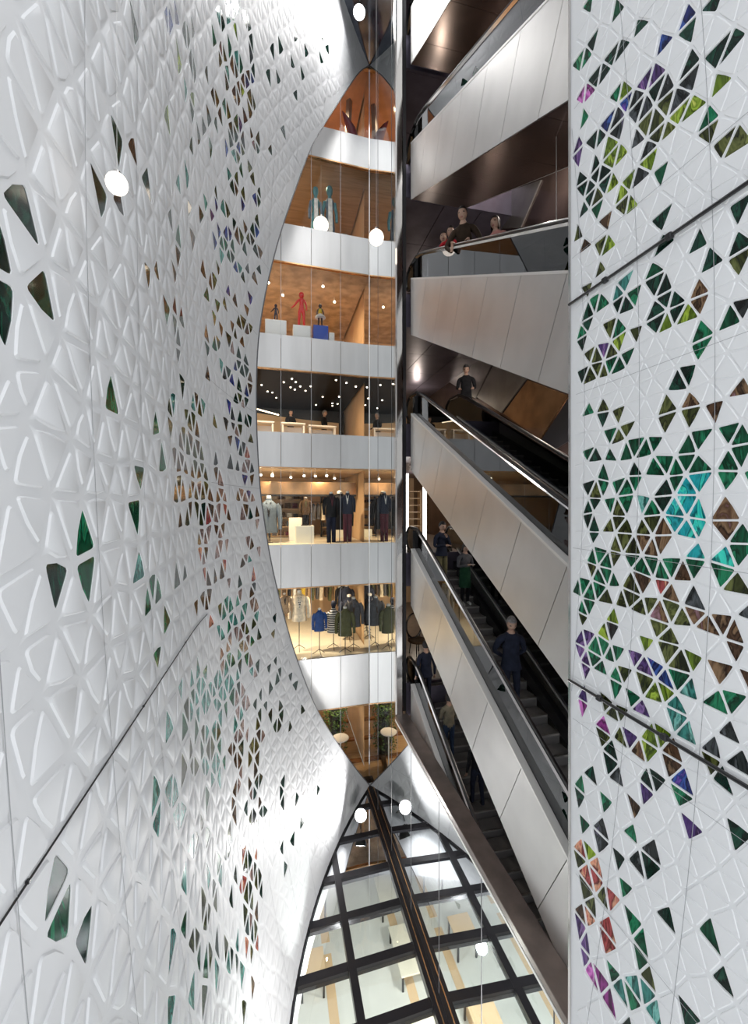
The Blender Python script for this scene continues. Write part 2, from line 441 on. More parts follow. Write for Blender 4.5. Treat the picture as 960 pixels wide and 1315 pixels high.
RO = parse('''170,30,g45 330,20,g22 465,115,k 545,195,b 690,90,b30 800,65,k40 940,160,k70 695,195,k30 205,210,k 155,270,g 215,285,g 340,235,k45 250,370,k 290,370,k 355,410,l35 355,450,g 435,375,p 505,340,p 130,440,g 195,445,m40 170,540,m30 170,520,g 360,480,b 440,485,s45 515,400,k
300,560,b 345,575,s45 280,630,k50 215,690,k45 450,590,s50 500,570,o60 560,500,o40 600,420,s60 660,380,s50 700,315,k30 550,600,o45 480,670,s50 640,530,l 715,530,l 725,620,o 820,310,k55 825,405,l 830,540,g 830,680,o50 930,640,o60 315,730,l50 265,800,k50 320,830,g 265,860,k50 330,890,l35
400,840,l 220,920,k40 160,900,k 265,940,o 335,985,o30 395,940,l45 465,750,l 480,850,s45 545,795,g 215,1000,g 165,1010,k 530,1035,k 565,1120,k 265,1060,n 175,1120,o 185,1160,n 240,1180,o 280,1150,l 245,1250,o30 700,1150,k30 765,1170,k 775,1260,k 940,1030,k 890,1120,k45 880,1210,o45 950,1150,k45 150,690,p30 150,750,p30 145,810,k''', 700, 0, s, 0)
RO += parse('''250,30,o 360,90,n 195,155,o 335,130,t 510,85,g 430,155,g 520,160,k50 610,155,n45 350,120,t 290,220,g40 205,235,t30 240,240,g 140,310,g35 205,295,k35 370,210,g 420,230,o40 355,260,k40 520,280,k40 590,230,k50 590,290,l 690,215,n50 770,160,n30 655,270,l 880,220,s40 885,300,g40 775,45,k 320,325,o45 375,350,g45
425,335,o 140,390,o35 250,415,p35 355,410,l 215,465,o30 145,455,k 305,490,o40 245,560,o45 330,515,g35 380,500,g35 150,565,k 685,405,g 775,370,g 660,585,k40 680,690,n40 570,740,o40 765,715,n30 930,660,n 670,780,o 205,710,g 310,720,o45 270,760,k 365,790,o 280,815,g 370,840,o 700,870,g50 215,940,g 245,965,k 325,960,g
415,940,g50 510,920,g45 495,1005,g40 590,980,g40 690,940,g 880,860,g55 930,900,g55 860,960,g50 930,1020,g50 860,1090,g55 650,1010,g50 750,1000,g40 580,1060,g45 545,1110,k40 195,1075,k35 295,1050,g45 340,1080,g45 400,1030,k40 420,1090,g 260,1125,o 750,1080,c 650,1110,c 245,1165,k35 340,1200,g55 200,1230,k35 500,1190,t50 580,1160,k40
660,1180,c55 730,1210,c50 860,1200,n55 930,1260,n55''', 700, 330, s, 0)
RO += parse('''200,40,k30 240,130,k45 350,60,o65 380,130,o45 540,60,g75 500,100,o50 560,150,n55 640,60,c40 690,60,c75 720,130,c40 880,80,n70 930,160,g50 880,180,g40 480,180,n35 740,230,c30 840,230,c50 335,180,o 405,185,o 250,250,g40 335,250,o30 400,255,g 480,280,g40 560,300,g50 640,300,n35 725,310,g 850,330,g55 930,360,o35 160,370,g40 210,320,o
265,340,g45 320,360,g 250,410,g45 310,440,o 395,360,o 465,380,n 545,380,r 385,455,o30 470,485,o35 570,470,n55 620,440,n50 710,440,s35 620,520,o45 700,550,n45 560,560,o 730,520,n 850,520,n45 930,500,s50 180,480,g45 195,540,o 290,560,l45 345,585,s 800,580,n40 880,610,n40 930,690,n40 200,640,p65 250,680,g55 320,700,g45 180,740,p45
250,770,g 300,820,g35 360,770,o 470,620,l30 565,640,o40 570,720,o35 660,700,o55 710,740,l 450,760,p55 550,780,b55 620,830,g45 680,860,t45 600,910,t45 460,860,o45 450,910,g 545,900,l45 830,770,n55 940,790,n 800,910,g35 865,890,g 170,870,p 200,930,m 345,885,g 295,915,o 355,965,o 310,985,o 290,1030,m 350,1060,o 270,1090,o45
305,1150,k 425,990,p 440,1100,p45 520,1080,l45 530,1150,l30 600,1030,t35 630,1110,t40 420,1185,n 610,1190,n 860,1080,s45 800,1110,s 910,1180,s 800,1220,o45 280,1200,k 345,1240,s 195,1260,k 490,1260,k 570,1285,k 680,1275,s''', 700, 650, s, 0)
RO += parse('''165,135,g 135,175,k 575,130,k45 610,210,o 505,170,p30 680,105,b 670,200,g 660,320,p 450,270,n 615,20,n 800,30,o40 860,130,k 890,370,k 270,260,g 195,330,k35 275,335,g 140,340,g 260,370,s 250,430,g 290,415,s 405,370,g35 380,490,k40 430,510,s30 465,470,s 485,570,k40 135,400,r 180,470,l 240,510,r 215,550,r 150,530,o 270,600,r45
190,610,o35 235,690,o40 295,690,r 145,710,n35 370,670,g 590,740,k 800,840,g 215,790,r35 285,790,r 175,800,g 145,850,p35 195,890,r 270,880,r30 400,760,l45 430,830,g55 450,880,g45 510,1070,o 450,970,g35 140,880,p 195,980,p 205,1040,m40 260,1060,m35 255,1150,m 340,1060,g40 380,1100,t 420,1075,t 480,1150,t50 500,1220,t45 395,1190,g 390,1260,k
690,1190,k45 700,1230,k30 820,1000,k 830,1100,k''', 700, 970, s, 0)
opR = choose(latR, SR, clipR, RO, [], 0, R)
wallR = perforated('wall_right', SR, NR, latR, .0075, .022, -.006, .016, opR, clipR, M_WHITE2)
jt = MB()
for Yk in (4.16, 3.41, 2.685, 1.95):
    ribbon(jt, SR, NR, [(Yk, -4.4+12.4*i/60) for i in range(61) if Yk < yend(-4.4+12.4*i/60)-.02], .005, .0066)
for zl in (2.95, 1.14, 6.1, 4.55, -2.2, -.75):
    ribbon(jt, SR, NR, [(1.3+i*.1, zl) for i in range(40) if 1.3+i*.1 < yend(zl)-.01], .004, .0066)
mk('panel_joint', jt, M_JOINTG, wallR)
# end trim of the right wall
tr = MB(); zz = [-4.5+12.6*i/60 for i in range(61)]
vs = []; fs = []
for z in zz:
    y = yend(z); x = XR(0, z)
    vs += [(x-.012, y-.012, z), (x-.012, y+.02, z), (x+.05, y+.045, z), (x+.05, y-.01, z)]
for i in range(60):
    for k in range(4): fs.append((i*4+k, i*4+(k+1)%4, i*4+4+(k+1)%4, i*4+4+k))
tr.add(vs, fs); mk('edge_trim', tr, M_CHROME, wallR, smooth=False)
# ---------------- rails that run along the two walls
def wall_rail(name, S, N, z, y0, y1, r, off, label, brk, steps=40):
    t = thing(name, label, 'rail', S(y0, z))
    o = Vector(t.location)
    m = MB(); m.tube([Vector(S(y0+(y1-y0)*i/steps, z))+N(y0+(y1-y0)*i/steps, z)*off-o for i in range(steps+1)], r, 8)
    mk('bar', m, M_BLACK, t, smooth=True)
    for yb in brk:
        b = MB(); c = Vector(S(yb, z)); n_ = N(yb, z)
        b.tube([c-o, c+n_*off-o], r*1.2, 8); b.box(c+n_*off-o, (r*3.0, r*3.8, r*3.2), bev=r*.5)
        mk('bracket', b, M_BLACK, t)
    return t
wall_rail('wall_rail', SR, NR, 4.03, 1.3, yend(4.03)-.02, .017, .035, 'black rail bar high on the right perforated wall, above eye level', (3.79, 3.04, 2.2))
wall_rail('wall_rail', SR, NR, -.36, 1.3, yend(-.36)-.02, .017, .035, 'black rail bar low on the right perforated wall, below eye level', (3.72, 2.97, 2.2))
wall_rail('wall_rail', SL, NL, -.36, 1.0, 8.2, .0065, .012, 'thin black rail crossing the left perforated wall', (2.6, 4.6, 6.6))
# ================================================================= building shell
H = 4.4
FY = 17.55                    # plane of the shop fronts at x = MX
def fy(x): return FY+.06*(x-MX)
LV = list(range(-3, 5))
# mirror wall
mb = MB(); mb.b2((MX, 13.45, ZB), (MX+.06, 18.6, 21.0)); mb.b2((MX, 3.6, ZB), (MX+.06, 13.45, -5.42))
mw = struct('wall_mirror', mb, M_MIRROR)
jt = MB()
for y in (15.95, 13.95, 11.8, 9.62, 7.44, 5.26):
    top = 21 if y > 13.5 else -5.42
    jt.b2((MX-.006, y-.009, ZB), (MX+.002, y+.009, top))
mk('glass_joint', jt, M_JOINT, mw)
cj = MB(); cj.b2((MX-.014, 17.52, -9.9), (MX+.0, 17.545, 20.2)); mk('corner_strip', cj, M_CHROME, mw)
# ledge on top of the mirror wall
mb = MB(); y0 = 3.6
mb.b2((MX-.03, y0, -5.44), (MX+.40, 13.4, -5.30), bev=.01)
struct('trim_1', mb, M_LEDGE)
mb = MB(); mb.b2((MX-.035, y0, -5.50), (MX+.02, 13.4, -5.445)); struct('trim_2', mb, M_WH)
# polished post at the end of the mirror wall
mb = MB(); mb.b2((MX-.02, 13.36, -5.6), (MX+.24, 13.66, 21.5), bev=.04)
struct('column_steel', mb, M_CHROME)
mb = MB(); mb.b2((MX+.26, 13.56, -5.3), (MX+.40, 13.75, 21.5)); struct('dark_gap_strip', mb, M_BLACK)  # shade of the gap beside the post, built as a black strip
# floors, spandrels, ceilings
TOP = {5: 21.7, 4: 17.3, 3: 13.0, 2: 8.49, 1: 4.57, 0: 0.02, -1: -4.70}
BOT = {5: 20.3, 4: 16.0, 3: 11.47, 2: 7.13, 1: 3.17, 0: -1.72, -1: -6.84}
CEIL = {-2: M_CONC, -1: M_CONC, 0: M_WALLW, 1: M_BLACKC, 2: M_CONC, 3: M_CEILW, 4: M_ORANGE}
FLOOR = {-1: M_CREAM, 0: M_CREAM, 1: M_WOOD, 2: M_WOOD, 3: M_CONC, 4: M_CONC, 5: M_CONC}
def slab(za, zb_, ya=.12, x1=MX+.06, yb=25):
    return MB().prism([(-9, fy(-9)+ya, za), (x1, fy(x1)+ya, za), (x1, yb, za), (-9, yb, za)], (0, 0, zb_-za))
for k in range(-1, 6):
    t_, b_ = TOP[k], BOT[k]
    struct('floor', slab(b_+.12, t_-.1), FLOOR[k])
    struct('ceiling', slab(b_+.02, b_+.115, .1, MX), CEIL[k-1])
    # steel spandrel in sheets with open joints
    mb = MB(); x = MX-.02
    while x > -9:
        x1 = x-1.215
        mb.prism([(x1+.006, fy(x1), b_), (x-.006, fy(x), b_), (x-.006, fy(x), t_), (x1+.006, fy(x1), t_)], (0, .1, 0))
        x = x1-.006
    struct('trim_3', mb, M_STEELG)
    mb = MB(); mb.prism([(-9, fy(-9)-.01, b_-.05), (MX-.02, fy(MX)-.01, b_-.05), (MX-.02, fy(MX)-.01, b_), (-9, fy(-9)-.01, b_)], (0, .14, 0))
    struct('trim_4', mb, M_COPPER)
struct('floor', slab(ZB-.25, ZB-.05), M_WOOD)
for k in range(-2, 5):
    z0 = TOP[k]-.02 if k > -2 else ZB; z1 = BOT[k+1]-.05
    mb = MB()
    mb.prism([(-9, fy(-9)+.04, z0), (MX-.02, fy(MX)+.04, z0), (MX-.02, fy(MX)+.04, z1), (-9, fy(-9)+.04, z1)], (0, .012, 0))
    w = struct('window_%d' % (k+3), mb, M_GLASSF)
    mb = MB(); x = MX-.02-1.22
    while x > -4: mb.b2((x-.006, fy(x)+.03, z0), (x+.006, fy(x)+.04, z1)); x -= 1.221
    mk('joint', mb, M_JOINTG, w)
for k in range(-2, 6):
    z = H*k
    # landing side (right of the mirror wall)
    mb = MB(); mb.b2((MX+.45, 13.75, z-1.0), (12, 25, z)); struct('floor', mb, M_LAND)
    mb = MB()
    for i in range(6):
        for j in range(5):
            xa = MX+.45+i*1.4; ya = 13.75+j*2.3
            mb.b2((xa+.012, ya+.012, z-1.12), (xa+1.388, ya+2.288, z-1.0))
    struct('ceiling', mb, M_DARKM if k > 0 else M_GREYM)
    mb = MB(); mb.b2((MX+.43, 13.66, z-1.12), (12, 13.75, z+.0)); struct('trim_5', mb, M_DARKM)
# end and partition walls
mb = MB(); mb.b2((-9, 24.9, -15), (12, 25.2, 25)); struct('wall_back', mb, M_WALLW)
mb = MB(); mb.b2((-9.2, 17, -15), (-9, 25, 25)); struct('wall_shop_left', mb, M_WALLW)
mb = MB()
for (a, b) in ((14.0, 19.2), (19.25, 24.9)): mb.b2((MX+.10, a, ZB-.1), (MX+.30, b, 22))
struct('wall_partition', mb, M_WALLW)
mb = MB(); mb.b2((8.3, 2, -15), (8.5, 25, 25)); struct('wall_escalator_side', mb, M_BROWNM)
# raking column inside the shops (seen through the glass on several floors)
# top of the atrium: polished soffit shaped like the skylight below
def wallcurve(z, y0, y1, n, off=0.0):
    out = []
    for i in range(n+1):
        y = y0+(y1-y0)*i/n; x = XL(y, z)
        if x > MX: out.append((MX, y)); break
        out.append((x+off, y))
    return out
cv = wallcurve(ZT, 11.5, 19, 40, -.05)
mb = MB(); pts = [(x, y, ZT-.02) for x, y in cv]+[(MX, 11.5, ZT-.02)]
mb.prism(pts[::-1], (0, 0, .4)); struct('ceiling', mb, mat('polished_soffit', (.30,.32,.38), rough=.10, metal=1, noise=.3, nscale=.6))
# white header that closes the eye at its tips
# ---------------------------------------------------------------- skylight floor at the bottom
cv = wallcurve(ZB, 2.0, 19, 60, -.06)
W8 = MB(); W8.prism([(x, y, ZB-.03) for x, y in cv]+[(MX, 2.0, ZB-.03)], (0, 0, .02)); 
sky = struct('window_9', W8, M_GLASSK)
M_FRAME = mat('skylight_frame', (.022,.020,.024), rough=.3, metal=.6)
def clipx(y, z=ZB): return XL(y, z)-.05
bars = MB()
bars.b2((MX-.24, 2, ZB-.16), (MX-.002, 18.0, ZB+.06))
bars.b2((1.90-.10, 2, ZB-.16), (1.90+.10, 15.0, ZB+.05))
mk('mullion', bars, M_FRAME, sky)
for y in (2.9, 4.22, 5.54, 6.86, 8.18, 9.50, 10.82, 12.14, 13.46, 14.9, 16.3):
    b = MB(); xa = max(clipx(y-.1), -1.5)
    b.prism([(xa, y-.11+.05*(xa-MX), ZB-.16), (MX-.2, y-.11, ZB-.16), (MX-.2, y+.11, ZB-.16), (xa, y+.11+.05*(xa-MX), ZB-.16)], (0, 0, .20)); mk('crossbar', b, M_FRAME, sky)
b = MB(); b.tube([(x+.05, y, ZB) for x, y in cv], .07, 6); mk('rim', b, M_FRAME, sky)
b = MB(); b.b2((MX-.135, 2, ZB+.06), (MX-.105, 17.6, ZB+.075)); mk('cable_tray', b, M_COPPER, sky)
# hall below the skylight
ZL = -14.4
mb = MB(); mb.b2((-9, -3, ZL-.2), (12, 25, ZL)); struct('floor', mb, mat('hall_floor', (.80,.79,.74), rough=.4, noise=.05, nscale=1))
mb = MB(); mb.b2((-9, 24.6, ZL), (12, 24.8, ZB)); struct('wall_hall', mb, M_WH)
# ================================================================= escalators
SL_ = .51
def zt(y): return .72+SL_*y
def zb(y): return -1.08+SL_*y
WID = 1.9; STEP0 = -.89
def build_escalator(label, loc):
    t = thing('escalator', label, 'escalator', loc, 0, 'stacked escalators')
    c, s = 1/math.hypot(1, SL_), SL_/math.hypot(1, SL_)
    ya = -1.3; yb = 7.55
    k = -2
    while True:
        y0 = k*1.22; y1 = y0+1.22; k += 1
        if y0 > yb: break
        P = []
        for (y, f) in ((y0+.006, 0), (y1-.006, 0), (y1+.73-.006, 1), (y0+.73+.006, 1)):
            P.append([y, f])
        q = []
        ok = True
        pl = [(y, zt(y) if f == 0 else zb(y)) for y, f in P]
        # clip to y <= yb
        def cl(pl, lim, sg):
            o = []
            for i in range(len(pl)):
                a, b = pl[i], pl[(i+1)%len(pl)]
                ia, ib = sg*(lim-a[0]) >= 0, sg*(lim-b[0]) >= 0
                if ia: o.append(a)
                if ia != ib:
                    w = (lim-a[0])/(b[0]-a[0]); o.append((lim, a[1]+w*(b[1]-a[1])))
            return o
        pl = cl(pl, yb, 1)
        if len(pl) < 3: continue
        pl = cl(pl, ya, -1)
        if len(pl) < 3: continue
        m = MB(); m.prism([(0, y, z) for y, z in pl], (.03, 0, 0)); mk('side_panel', m, M_STEELP, t)
    m = MB(); m.prism([(WID-.03, ya, zt(ya)), (WID-.03, yb, zt(yb)), (WID-.03, yb, zb(yb)), (WID-.03, ya, zb(ya))], (.03, 0, 0)); mk('side_panel', m, M_STEELP, t)
    # underside sheets
    m = MB(); y = ya
    while y < yb-.05:
        y2 = min(yb, y+1.9); m.prism([(.01, y+.008, zb(y+.008)), (WID-.01, y+.008, zb(y+.008)), (WID-.01, y2-.008, zb(y2-.008)), (.01, y2-.008, zb(y2-.008))], (0, 0, .03)); y = y2
    mk('soffit', m, M_BROWNM, t)
    m = MB(); m.prism([(0, yb, zb(yb)), (WID, yb, zb(yb)), (WID, yb, zt(yb)-.1), (0, yb, zt(yb)-.1)], (0, .03, 0)); mk('end_cover', m, M_DARKM, t)
    # decks, skirts, glass, handrails
    for x0, x1, g in ((0.0, .145, .085), (1.52+.08, WID, 1.605)):
        m = MB(); m.prism([(x0-.004, ya, zt(ya)), (x1, ya, zt(ya)), (x1, yb+.3, zt(yb)+.06), (x0-.004, yb+.3, zt(yb)+.06), (x0-.004, yb, zt(yb))], (0, 0, .035)) if False else m.prism([(x0-.005, ya, zt(ya)), (x0-.005, yb, zt(yb)), (x0-.005, yb, zt(yb)+.05), (x0-.005, ya, zt(ya)+.05)], (x1-x0, 0, 0))
        mk('deck_cap', m, M_CAP, t)
    for xg, xi in ((.155, .30), (1.605, 1.46)):
        lo, hi = min(xg, xi), max(xg, xi)
        m = MB(); m.prism([(lo, ya, zt(ya)-.05), (lo, yb+.9, zt(yb)+.02), (lo, yb+.9, zt(yb)-.3), (lo, ya, zt(ya)-.35)], (hi-lo, 0, 0)); mk('skirt', m, M_BLACK, t)
        m = MB(); yy = ya; gp = []
        top = lambda y: (1.50+SL_*y) if y < 7.3 else (1.50+SL_*7.3)
        # rounded head of the glass at the upper landing
        zc = zt(7.3)+.42; gp = [(xg-.006, ya, zt(ya)-.03), (xg-.006, 7.55, zt(7.55)-.03), (xg-.006, 7.9, zt(7.55)+.0)]
        for j in range(9):
            an = -PI/2+PI*j/8; gp.append((xg-.006, 8.05+.46*math.cos(an), zc+.0+.40*math.sin(an)))
        gp += [(xg-.006, 7.3, top(7.3)-.01), (xg-.006, ya, top(ya))]
        m.prism(gp, (.012, 0, 0)); mk('balustrade_glass', m, M_GLASSE, t)
        # handrail: rubber on a steel profile
        hp = [(xg, ya, 1.58+SL_*ya), (xg, 2, 1.58+SL_*2), (xg, 6.7, 1.58+SL_*6.7), (xg, 7.05, 1.58+SL_*7.0), (xg, 7.4, 1.58+SL_*7.25), (xg, 8.0, 1.58+SL_*7.3)]
        for j in range(1, 9):
            an = PI/2-PI*j/8; hp.append((xg, 8.0+.50*math.cos(an), zc+.03+(1.58+SL_*7.3-zc-.03)*math.sin(an)))
        m = MB(); m.tube(hp, .033, 10, rx=.045); mk('handrail', m, M_RUBBER, t, smooth=True)
        m = MB(); hp2 = [(x+(-.012 if xg < 1 else -.012), y, z-.058) for x, y, z in hp[:6]]; m.tube(hp2, .034, 4, rx=.052); mk('rail_profile', m, M_CHROME, t)
    # steps
    for i in range(27):
        zz = STEP0+.2*i; y = (zz-.43)/SL_+.40
        m = MB(); m.b2((.30, y, zz-.05), (1.46, y+.40, zz), 0); m.b2((.30, y+.0, zz-.26), (1.46, y+.02, zz-.05), 1)
        m.b2((.30, y-.004, zz-.03), (1.46, y+.03, zz+.004), 2)
        mk('step', m, [M_STEP, M_STEPR, M_STEEL], t)
    m = MB(); m.b2((.05, 8.25, 4.33), (1.85, 9.2, 4.405)); mk('landing_plate', m, M_STEP, t)
    return t
# local z = 0 corresponds to world 0 for the flight between floors 1 and 0
E0 = build_escalator('escalator with empty steps running down past the copper and grey wedge panels', (4.25, 5.5, 0))
dup(E0, (4.25, 5.5, H), label='escalator carrying the man in black who leans over the handrail')
dup(E0, (4.25, 5.5, 2*H), label='second escalator from the top, pale steel side over a dark bronze underside')
dup(E0, (4.25, 5.5, 3*H), label='topmost escalator, mostly showing its dark shiny underside')
dup(E0, (4.25, 5.5, -H), label='escalator carrying the grey-haired man in a navy jacket')
dup(E0, (4.25, 5.5, -2*H), label='lowest dark escalator behind the brown ledge, person in khaki top on it')
# ================================================================= people
SKIN = mat('skin', (.48,.30,.22), rough=.55)
EYE_M = mat('eye_dark', (.02,.015,.012), rough=.3)
LIP_M = mat('lip', (.35,.14,.12), rough=.5)
HAIRS = {'black': mat('hair_black', (.012,.010,.010), rough=.5), 'grey': mat('hair_grey', (.22,.21,.21), rough=.6, noise=.3, nscale=30)}
CL = {}
def cloth(n, c, **k):
    if n not in CL: CL[n] = mat('cloth_'+n, c, rough=.85, spec=.2, noise=.18, nscale=9, **k)
    return CL[n]
NAVY = cloth('navy', (.018,.022,.040)); BLACKC = cloth('black', (.012,.012,.014)); DENIM = cloth('denim', (.03,.05,.10)); KHAKI = cloth('khaki', (.20,.18,.10)); GREYC = cloth('grey', (.10,.10,.11))
GREEN = cloth('dark_green', (.015,.06,.03)); RED = cloth('red', (.45,.02,.03)); OLIVEC = cloth('olive', (.10,.10,.045)); TAUPE = cloth('taupe', (.24,.21,.15)); WHITEC = cloth('white', (.72,.71,.68)); PINK = cloth('pink', (.55,.25,.22))
CREAMC = cloth('cream', (.66,.58,.45)); BLUE = cloth('blue', (.025,.07,.24)); TAN = cloth('tan', (.42,.28,.16)); BROWNC = cloth('brown', (.09,.055,.03)); MAROON = cloth('maroon', (.10,.02,.03)); YELLOW = cloth('yellow', (.60,.42,.04)); SLATE = cloth('slate', (.11,.15,.20)); TEALC = cloth('teal', (.10,.26,.29))
SHOEB = mat('shoe_black', (.01,.01,.01), rough=.4); SHOEW = mat('shoe_white', (.75,.75,.73), rough=.5)
POSE = {  # side (+1 = figure's left): elbow, wrist ; front is -Y
 'down': lambda s: ((s*.25,.04,1.12), (s*.27,-.03,.87)),
 'phone': lambda s: ((s*.25,-.02,1.13), (s*.09,-.26,1.20)),
 'chin': lambda s: ((s*.24,-.08,1.14), (s*.03,-.17,1.38)) if s > 0 else ((s*.26,.0,1.13), (s*.06,-.22,1.16)),
 'behind': lambda s: ((s*.29,.10,1.14), (s*.06,.17,.98)),
 'rail': lambda s: ((s*.27,-.12,1.18), (s*.20,-.36,1.10)),
 'lean': lambda s: ((s*.34,-.16,1.16), (s*.18,-.42,1.02)),
 'work': lambda s: ((s*.25,-.02,1.13), (s*.19,-.27,1.06)),
}
def skin_mesh(V, E, RAD, levels=2):
    me = bpy.data.meshes.new('tmp'); me.from_pydata([tuple(v) for v in V], E, [])
    o = bpy.data.objects.new('tmp', me); COL.objects.link(o)
    o.modifiers.new('s', 'SKIN'); sd = o.modifiers.new('u', 'SUBSURF'); sd.levels = levels
    d = me.skin_vertices[0].data
    for i, r in enumerate(RAD):
        d[i].radius = r if isinstance(r, tuple) else (r, r); d[i].use_root = (i == 0)
    dg = bpy.context.evaluated_depsgraph_get(); dg.update()
    m2 = o.evaluated_get(dg).to_mesh()
    vs = [v.co.copy() for v in m2.vertices]; fs = [tuple(p.vertices) for p in m2.polygons]
    o.evaluated_get(dg).to_mesh_clear(); bpy.data.objects.remove(o); bpy.data.meshes.remove(me)
    return vs, fs
def person(label, loc, face, h, top, legs, shoes=SHOEB, hair='black', longhair=False, pose='down', lean=0, look=0, coat=0, skirt=None, skin=SKIN, stride=.0, group=None):
    """face: heading in degrees; 0 looks towards -Y (to the camera)"""
    t = thing('person', label, 'person', loc, math.radians(face), group)
    V = []; E = []; RAD = []; SEG = []
    def v(p, r): V.append(Vector(p)); RAD.append(r); return len(V)-1
    def e(a, b, lab): E.append((a, b)); SEG.append((a, b, lab))
    pel = v((0, .0, .95), (.155,.115)); wai = v((0, .0, 1.10), (.145,.10)); che = v((0, .0, 1.29), (.185,.12)); nkb = v((0, .01, 1.44), (.085,.075)); nk = v((0, -.005, 1.53), (.055,.058)); hd = v((0, -.02, 1.585), (.06,.065))
    e(pel, wai, 1); e(wai, che, 1); e(che, nkb, 1); e(nkb, nk, 0); e(nk, hd, 0)
    for s in (1, -1):
        st = stride*s
        hip = v((s*.09, .0, .88), (.095,.095)); kn = v((s*.10, -.03-st*.5, .50), .062); an = v((s*.10, .02-st, .09), .045); toe = v((s*.115, -.15-st, .045), (.045,.035))
        e(pel, hip, 2); e(hip, kn, 2); e(kn, an, 2); e(an, toe, 3)
        sh = v((s*.195, .01, 1.39), .072); el, wr = POSE[pose](s)
        ev = v(el, .047); wv = v(wr, .031)
        e(nkb, sh, 1); e(sh, ev, 1); e(ev, wv, 1)
        d = (Vector(wr)-Vector(el)).normalized(); sd = d.cross(Vector((0,0,1)) if abs(d.z) < .8 else Vector((0,1,0))).normalized(); up = sd.cross(d)
        pm = v(Vector(wr)+d*.07, (.030,.022)); e(wv, pm, 0)
        for q, (o_, ln) in enumerate(((-.026,.055),(-.009,.065),(.009,.062),(.026,.048))):
            f1 = v(Vector(wr)+d*.095+sd*o_, .0095); f2 = v(Vector(wr)+d*(.095+ln)+sd*o_*1.15-up*.02, .0075); e(pm, f1, 0); e(f1, f2, 0)
        th = v(Vector(wr)+d*.085-sd*s*.045-up*.012, .0095); e(pm, th, 0)
    if lean:
        M = Matrix.Rotation(math.radians(lean), 3, 'X')
        for i, p in enumerate(V):
            if p.z > 1.0: V[i] = Vector((0,0,.95))+M@(p-Vector((0,0,.95)))
    vs, fs = skin_mesh(V, E, RAD)
    B = MB(); n0 = 0
    mi = []
    for f in fs:
        c = sum((vs[i] for i in f), Vector())/len(f); best = (9, 1)
        for a, b, lab in SEG:
            p, q = V[a], V[b]; w = max(0, min(1, (c-p).dot(q-p)/max(1e-9, (q-p).length_squared)))
            ra = RAD[a] if not isinstance(RAD[a], tuple) else sum(RAD[a])/2; rb = RAD[b] if not isinstance(RAD[b], tuple) else sum(RAD[b])/2
            dd = (c-(p+(q-p)*w)).length/(ra+(rb-ra)*w)
            if dd < best[0]: best = (dd, lab)
        mi.append(best[1])
    B.v = [tuple(p) for p in vs]; B.f = fs; B.m = mi
    # head with a face, turned on the neck
    hc = V[hd]+Vector((0, -.012, .085)); HR = Matrix.Rotation(math.radians(look), 3, 'X')
    hm = MB(); N = 16
    def hp(u, w, k=1.0):
        # u around (0 = front), w from -1 chin to 1 crown
        r = math.sqrt(max(0, 1-w*w)); x = math.sin(u)*r*.086; y = -math.cos(u)*r*.106; z = w*.128
        if w < 0: x *= 1-.28*w*w; y *= 1-.10*w*w
        fr = math.cos(u)
        if fr > .96 and -.45 < w < .15: y -= .022*(1-abs(w+.2)/.35) if abs(w+.2) < .35 else 0
        return Vector((x, y, z))*k
    ws = [-.999,-.9,-.72,-.52,-.36,-.2,-.05,.1,.28,.5,.72,.9,.999]
    for w in ws:
        for k in range(N): hm.v.append(tuple(hc+HR@hp(k*2*PI/N, w)))
    for i in range(len(ws)-1):
        for k in range(N):
            m = 0
            if i == 6 and k in (1, N-2): m = 4
            if i == 2 and k in (0, N-1): m = 5
            hm.f.append((i*N+k, i*N+(k+1)%N, (i+1)*N+(k+1)%N, (i+1)*N+k)); hm.m.append(m)
    for s in (1, -1): hm.ball(hc+HR@Vector((s*.078, .01, -.005)), .026, 8, 0, (.4, .8, 1.2))
    B.add(hm.v, []); off = len(B.v)-len(hm.v)
    for f, m in zip(hm.f, hm.m): B.f.append(tuple(i+off for i in f)); B.m.append(m)
    k = h/1.80
    def scl(mb): mb.v = [(x*k, y*k, z*k) for x, y, z in mb.v]; return mb
    mk('body', scl(B), [skin, top, legs, shoes, EYE_M, LIP_M], t, smooth='all')
    hr = MB(); ws2 = [-.5 if longhair else -.28, .0, .22, .45, .66, .84, .95, .999]
    for w in ws2:
        for q in range(N):
            u = q*2*PI/N; ww = w; fr = math.cos(u)
            if fr > .3: ww = max(w, .40)
            elif fr > -.2: ww = max(w, -.02 if not longhair else -.4)
            p = hp(u, min(ww, .999), 1.12); 
            if longhair and w < 0 and fr <= .3: p.z -= .12; p.x *= 1.1; p.y *= 1.0
            hr.v.append(tuple(hc+HR@(p+Vector((0, .006, .004)))))
    for i in range(len(ws2)-1):
        for q in range(N): hr.f.append((i*N+q, i*N+(q+1)%N, (i+1)*N+(q+1)%N, (i+1)*N+q)); hr.m.append(0)
    mk('hair', scl(hr), HAIRS[hair], t, smooth='all')
    if coat or skirt:
        c = MB(); L = coat if coat else .42
        c.lathe([(.20 if coat else .19, .95-L), (.185, .95-L*.5), (.168, .98), (.15, 1.12)], 18, (0, .0, 0), 0, 1, .80); c.f = c.f[:-2]; c.m = c.m[:-2]
        mk('coat_hem' if coat else 'skirt', scl(c), top if coat else skirt, t, smooth='all')
    return t
def on_step(px, X, lev):
    r = ray(px, 600); Y = X*r.y/r.x
    y = Y-5.5; i = round(((y-.6)*SL_+.43-STEP0)/.2); zz = STEP0+.2*i; ys = (zz-.43)/SL_+.40+.20
    return (X, 5.5+ys, lev*H+zz)
def P(label, px, X, lev, h, *a, **k): return person(label, on_step(px, X, lev), *((k.pop('face', 0),)+(h,)+a), **k)
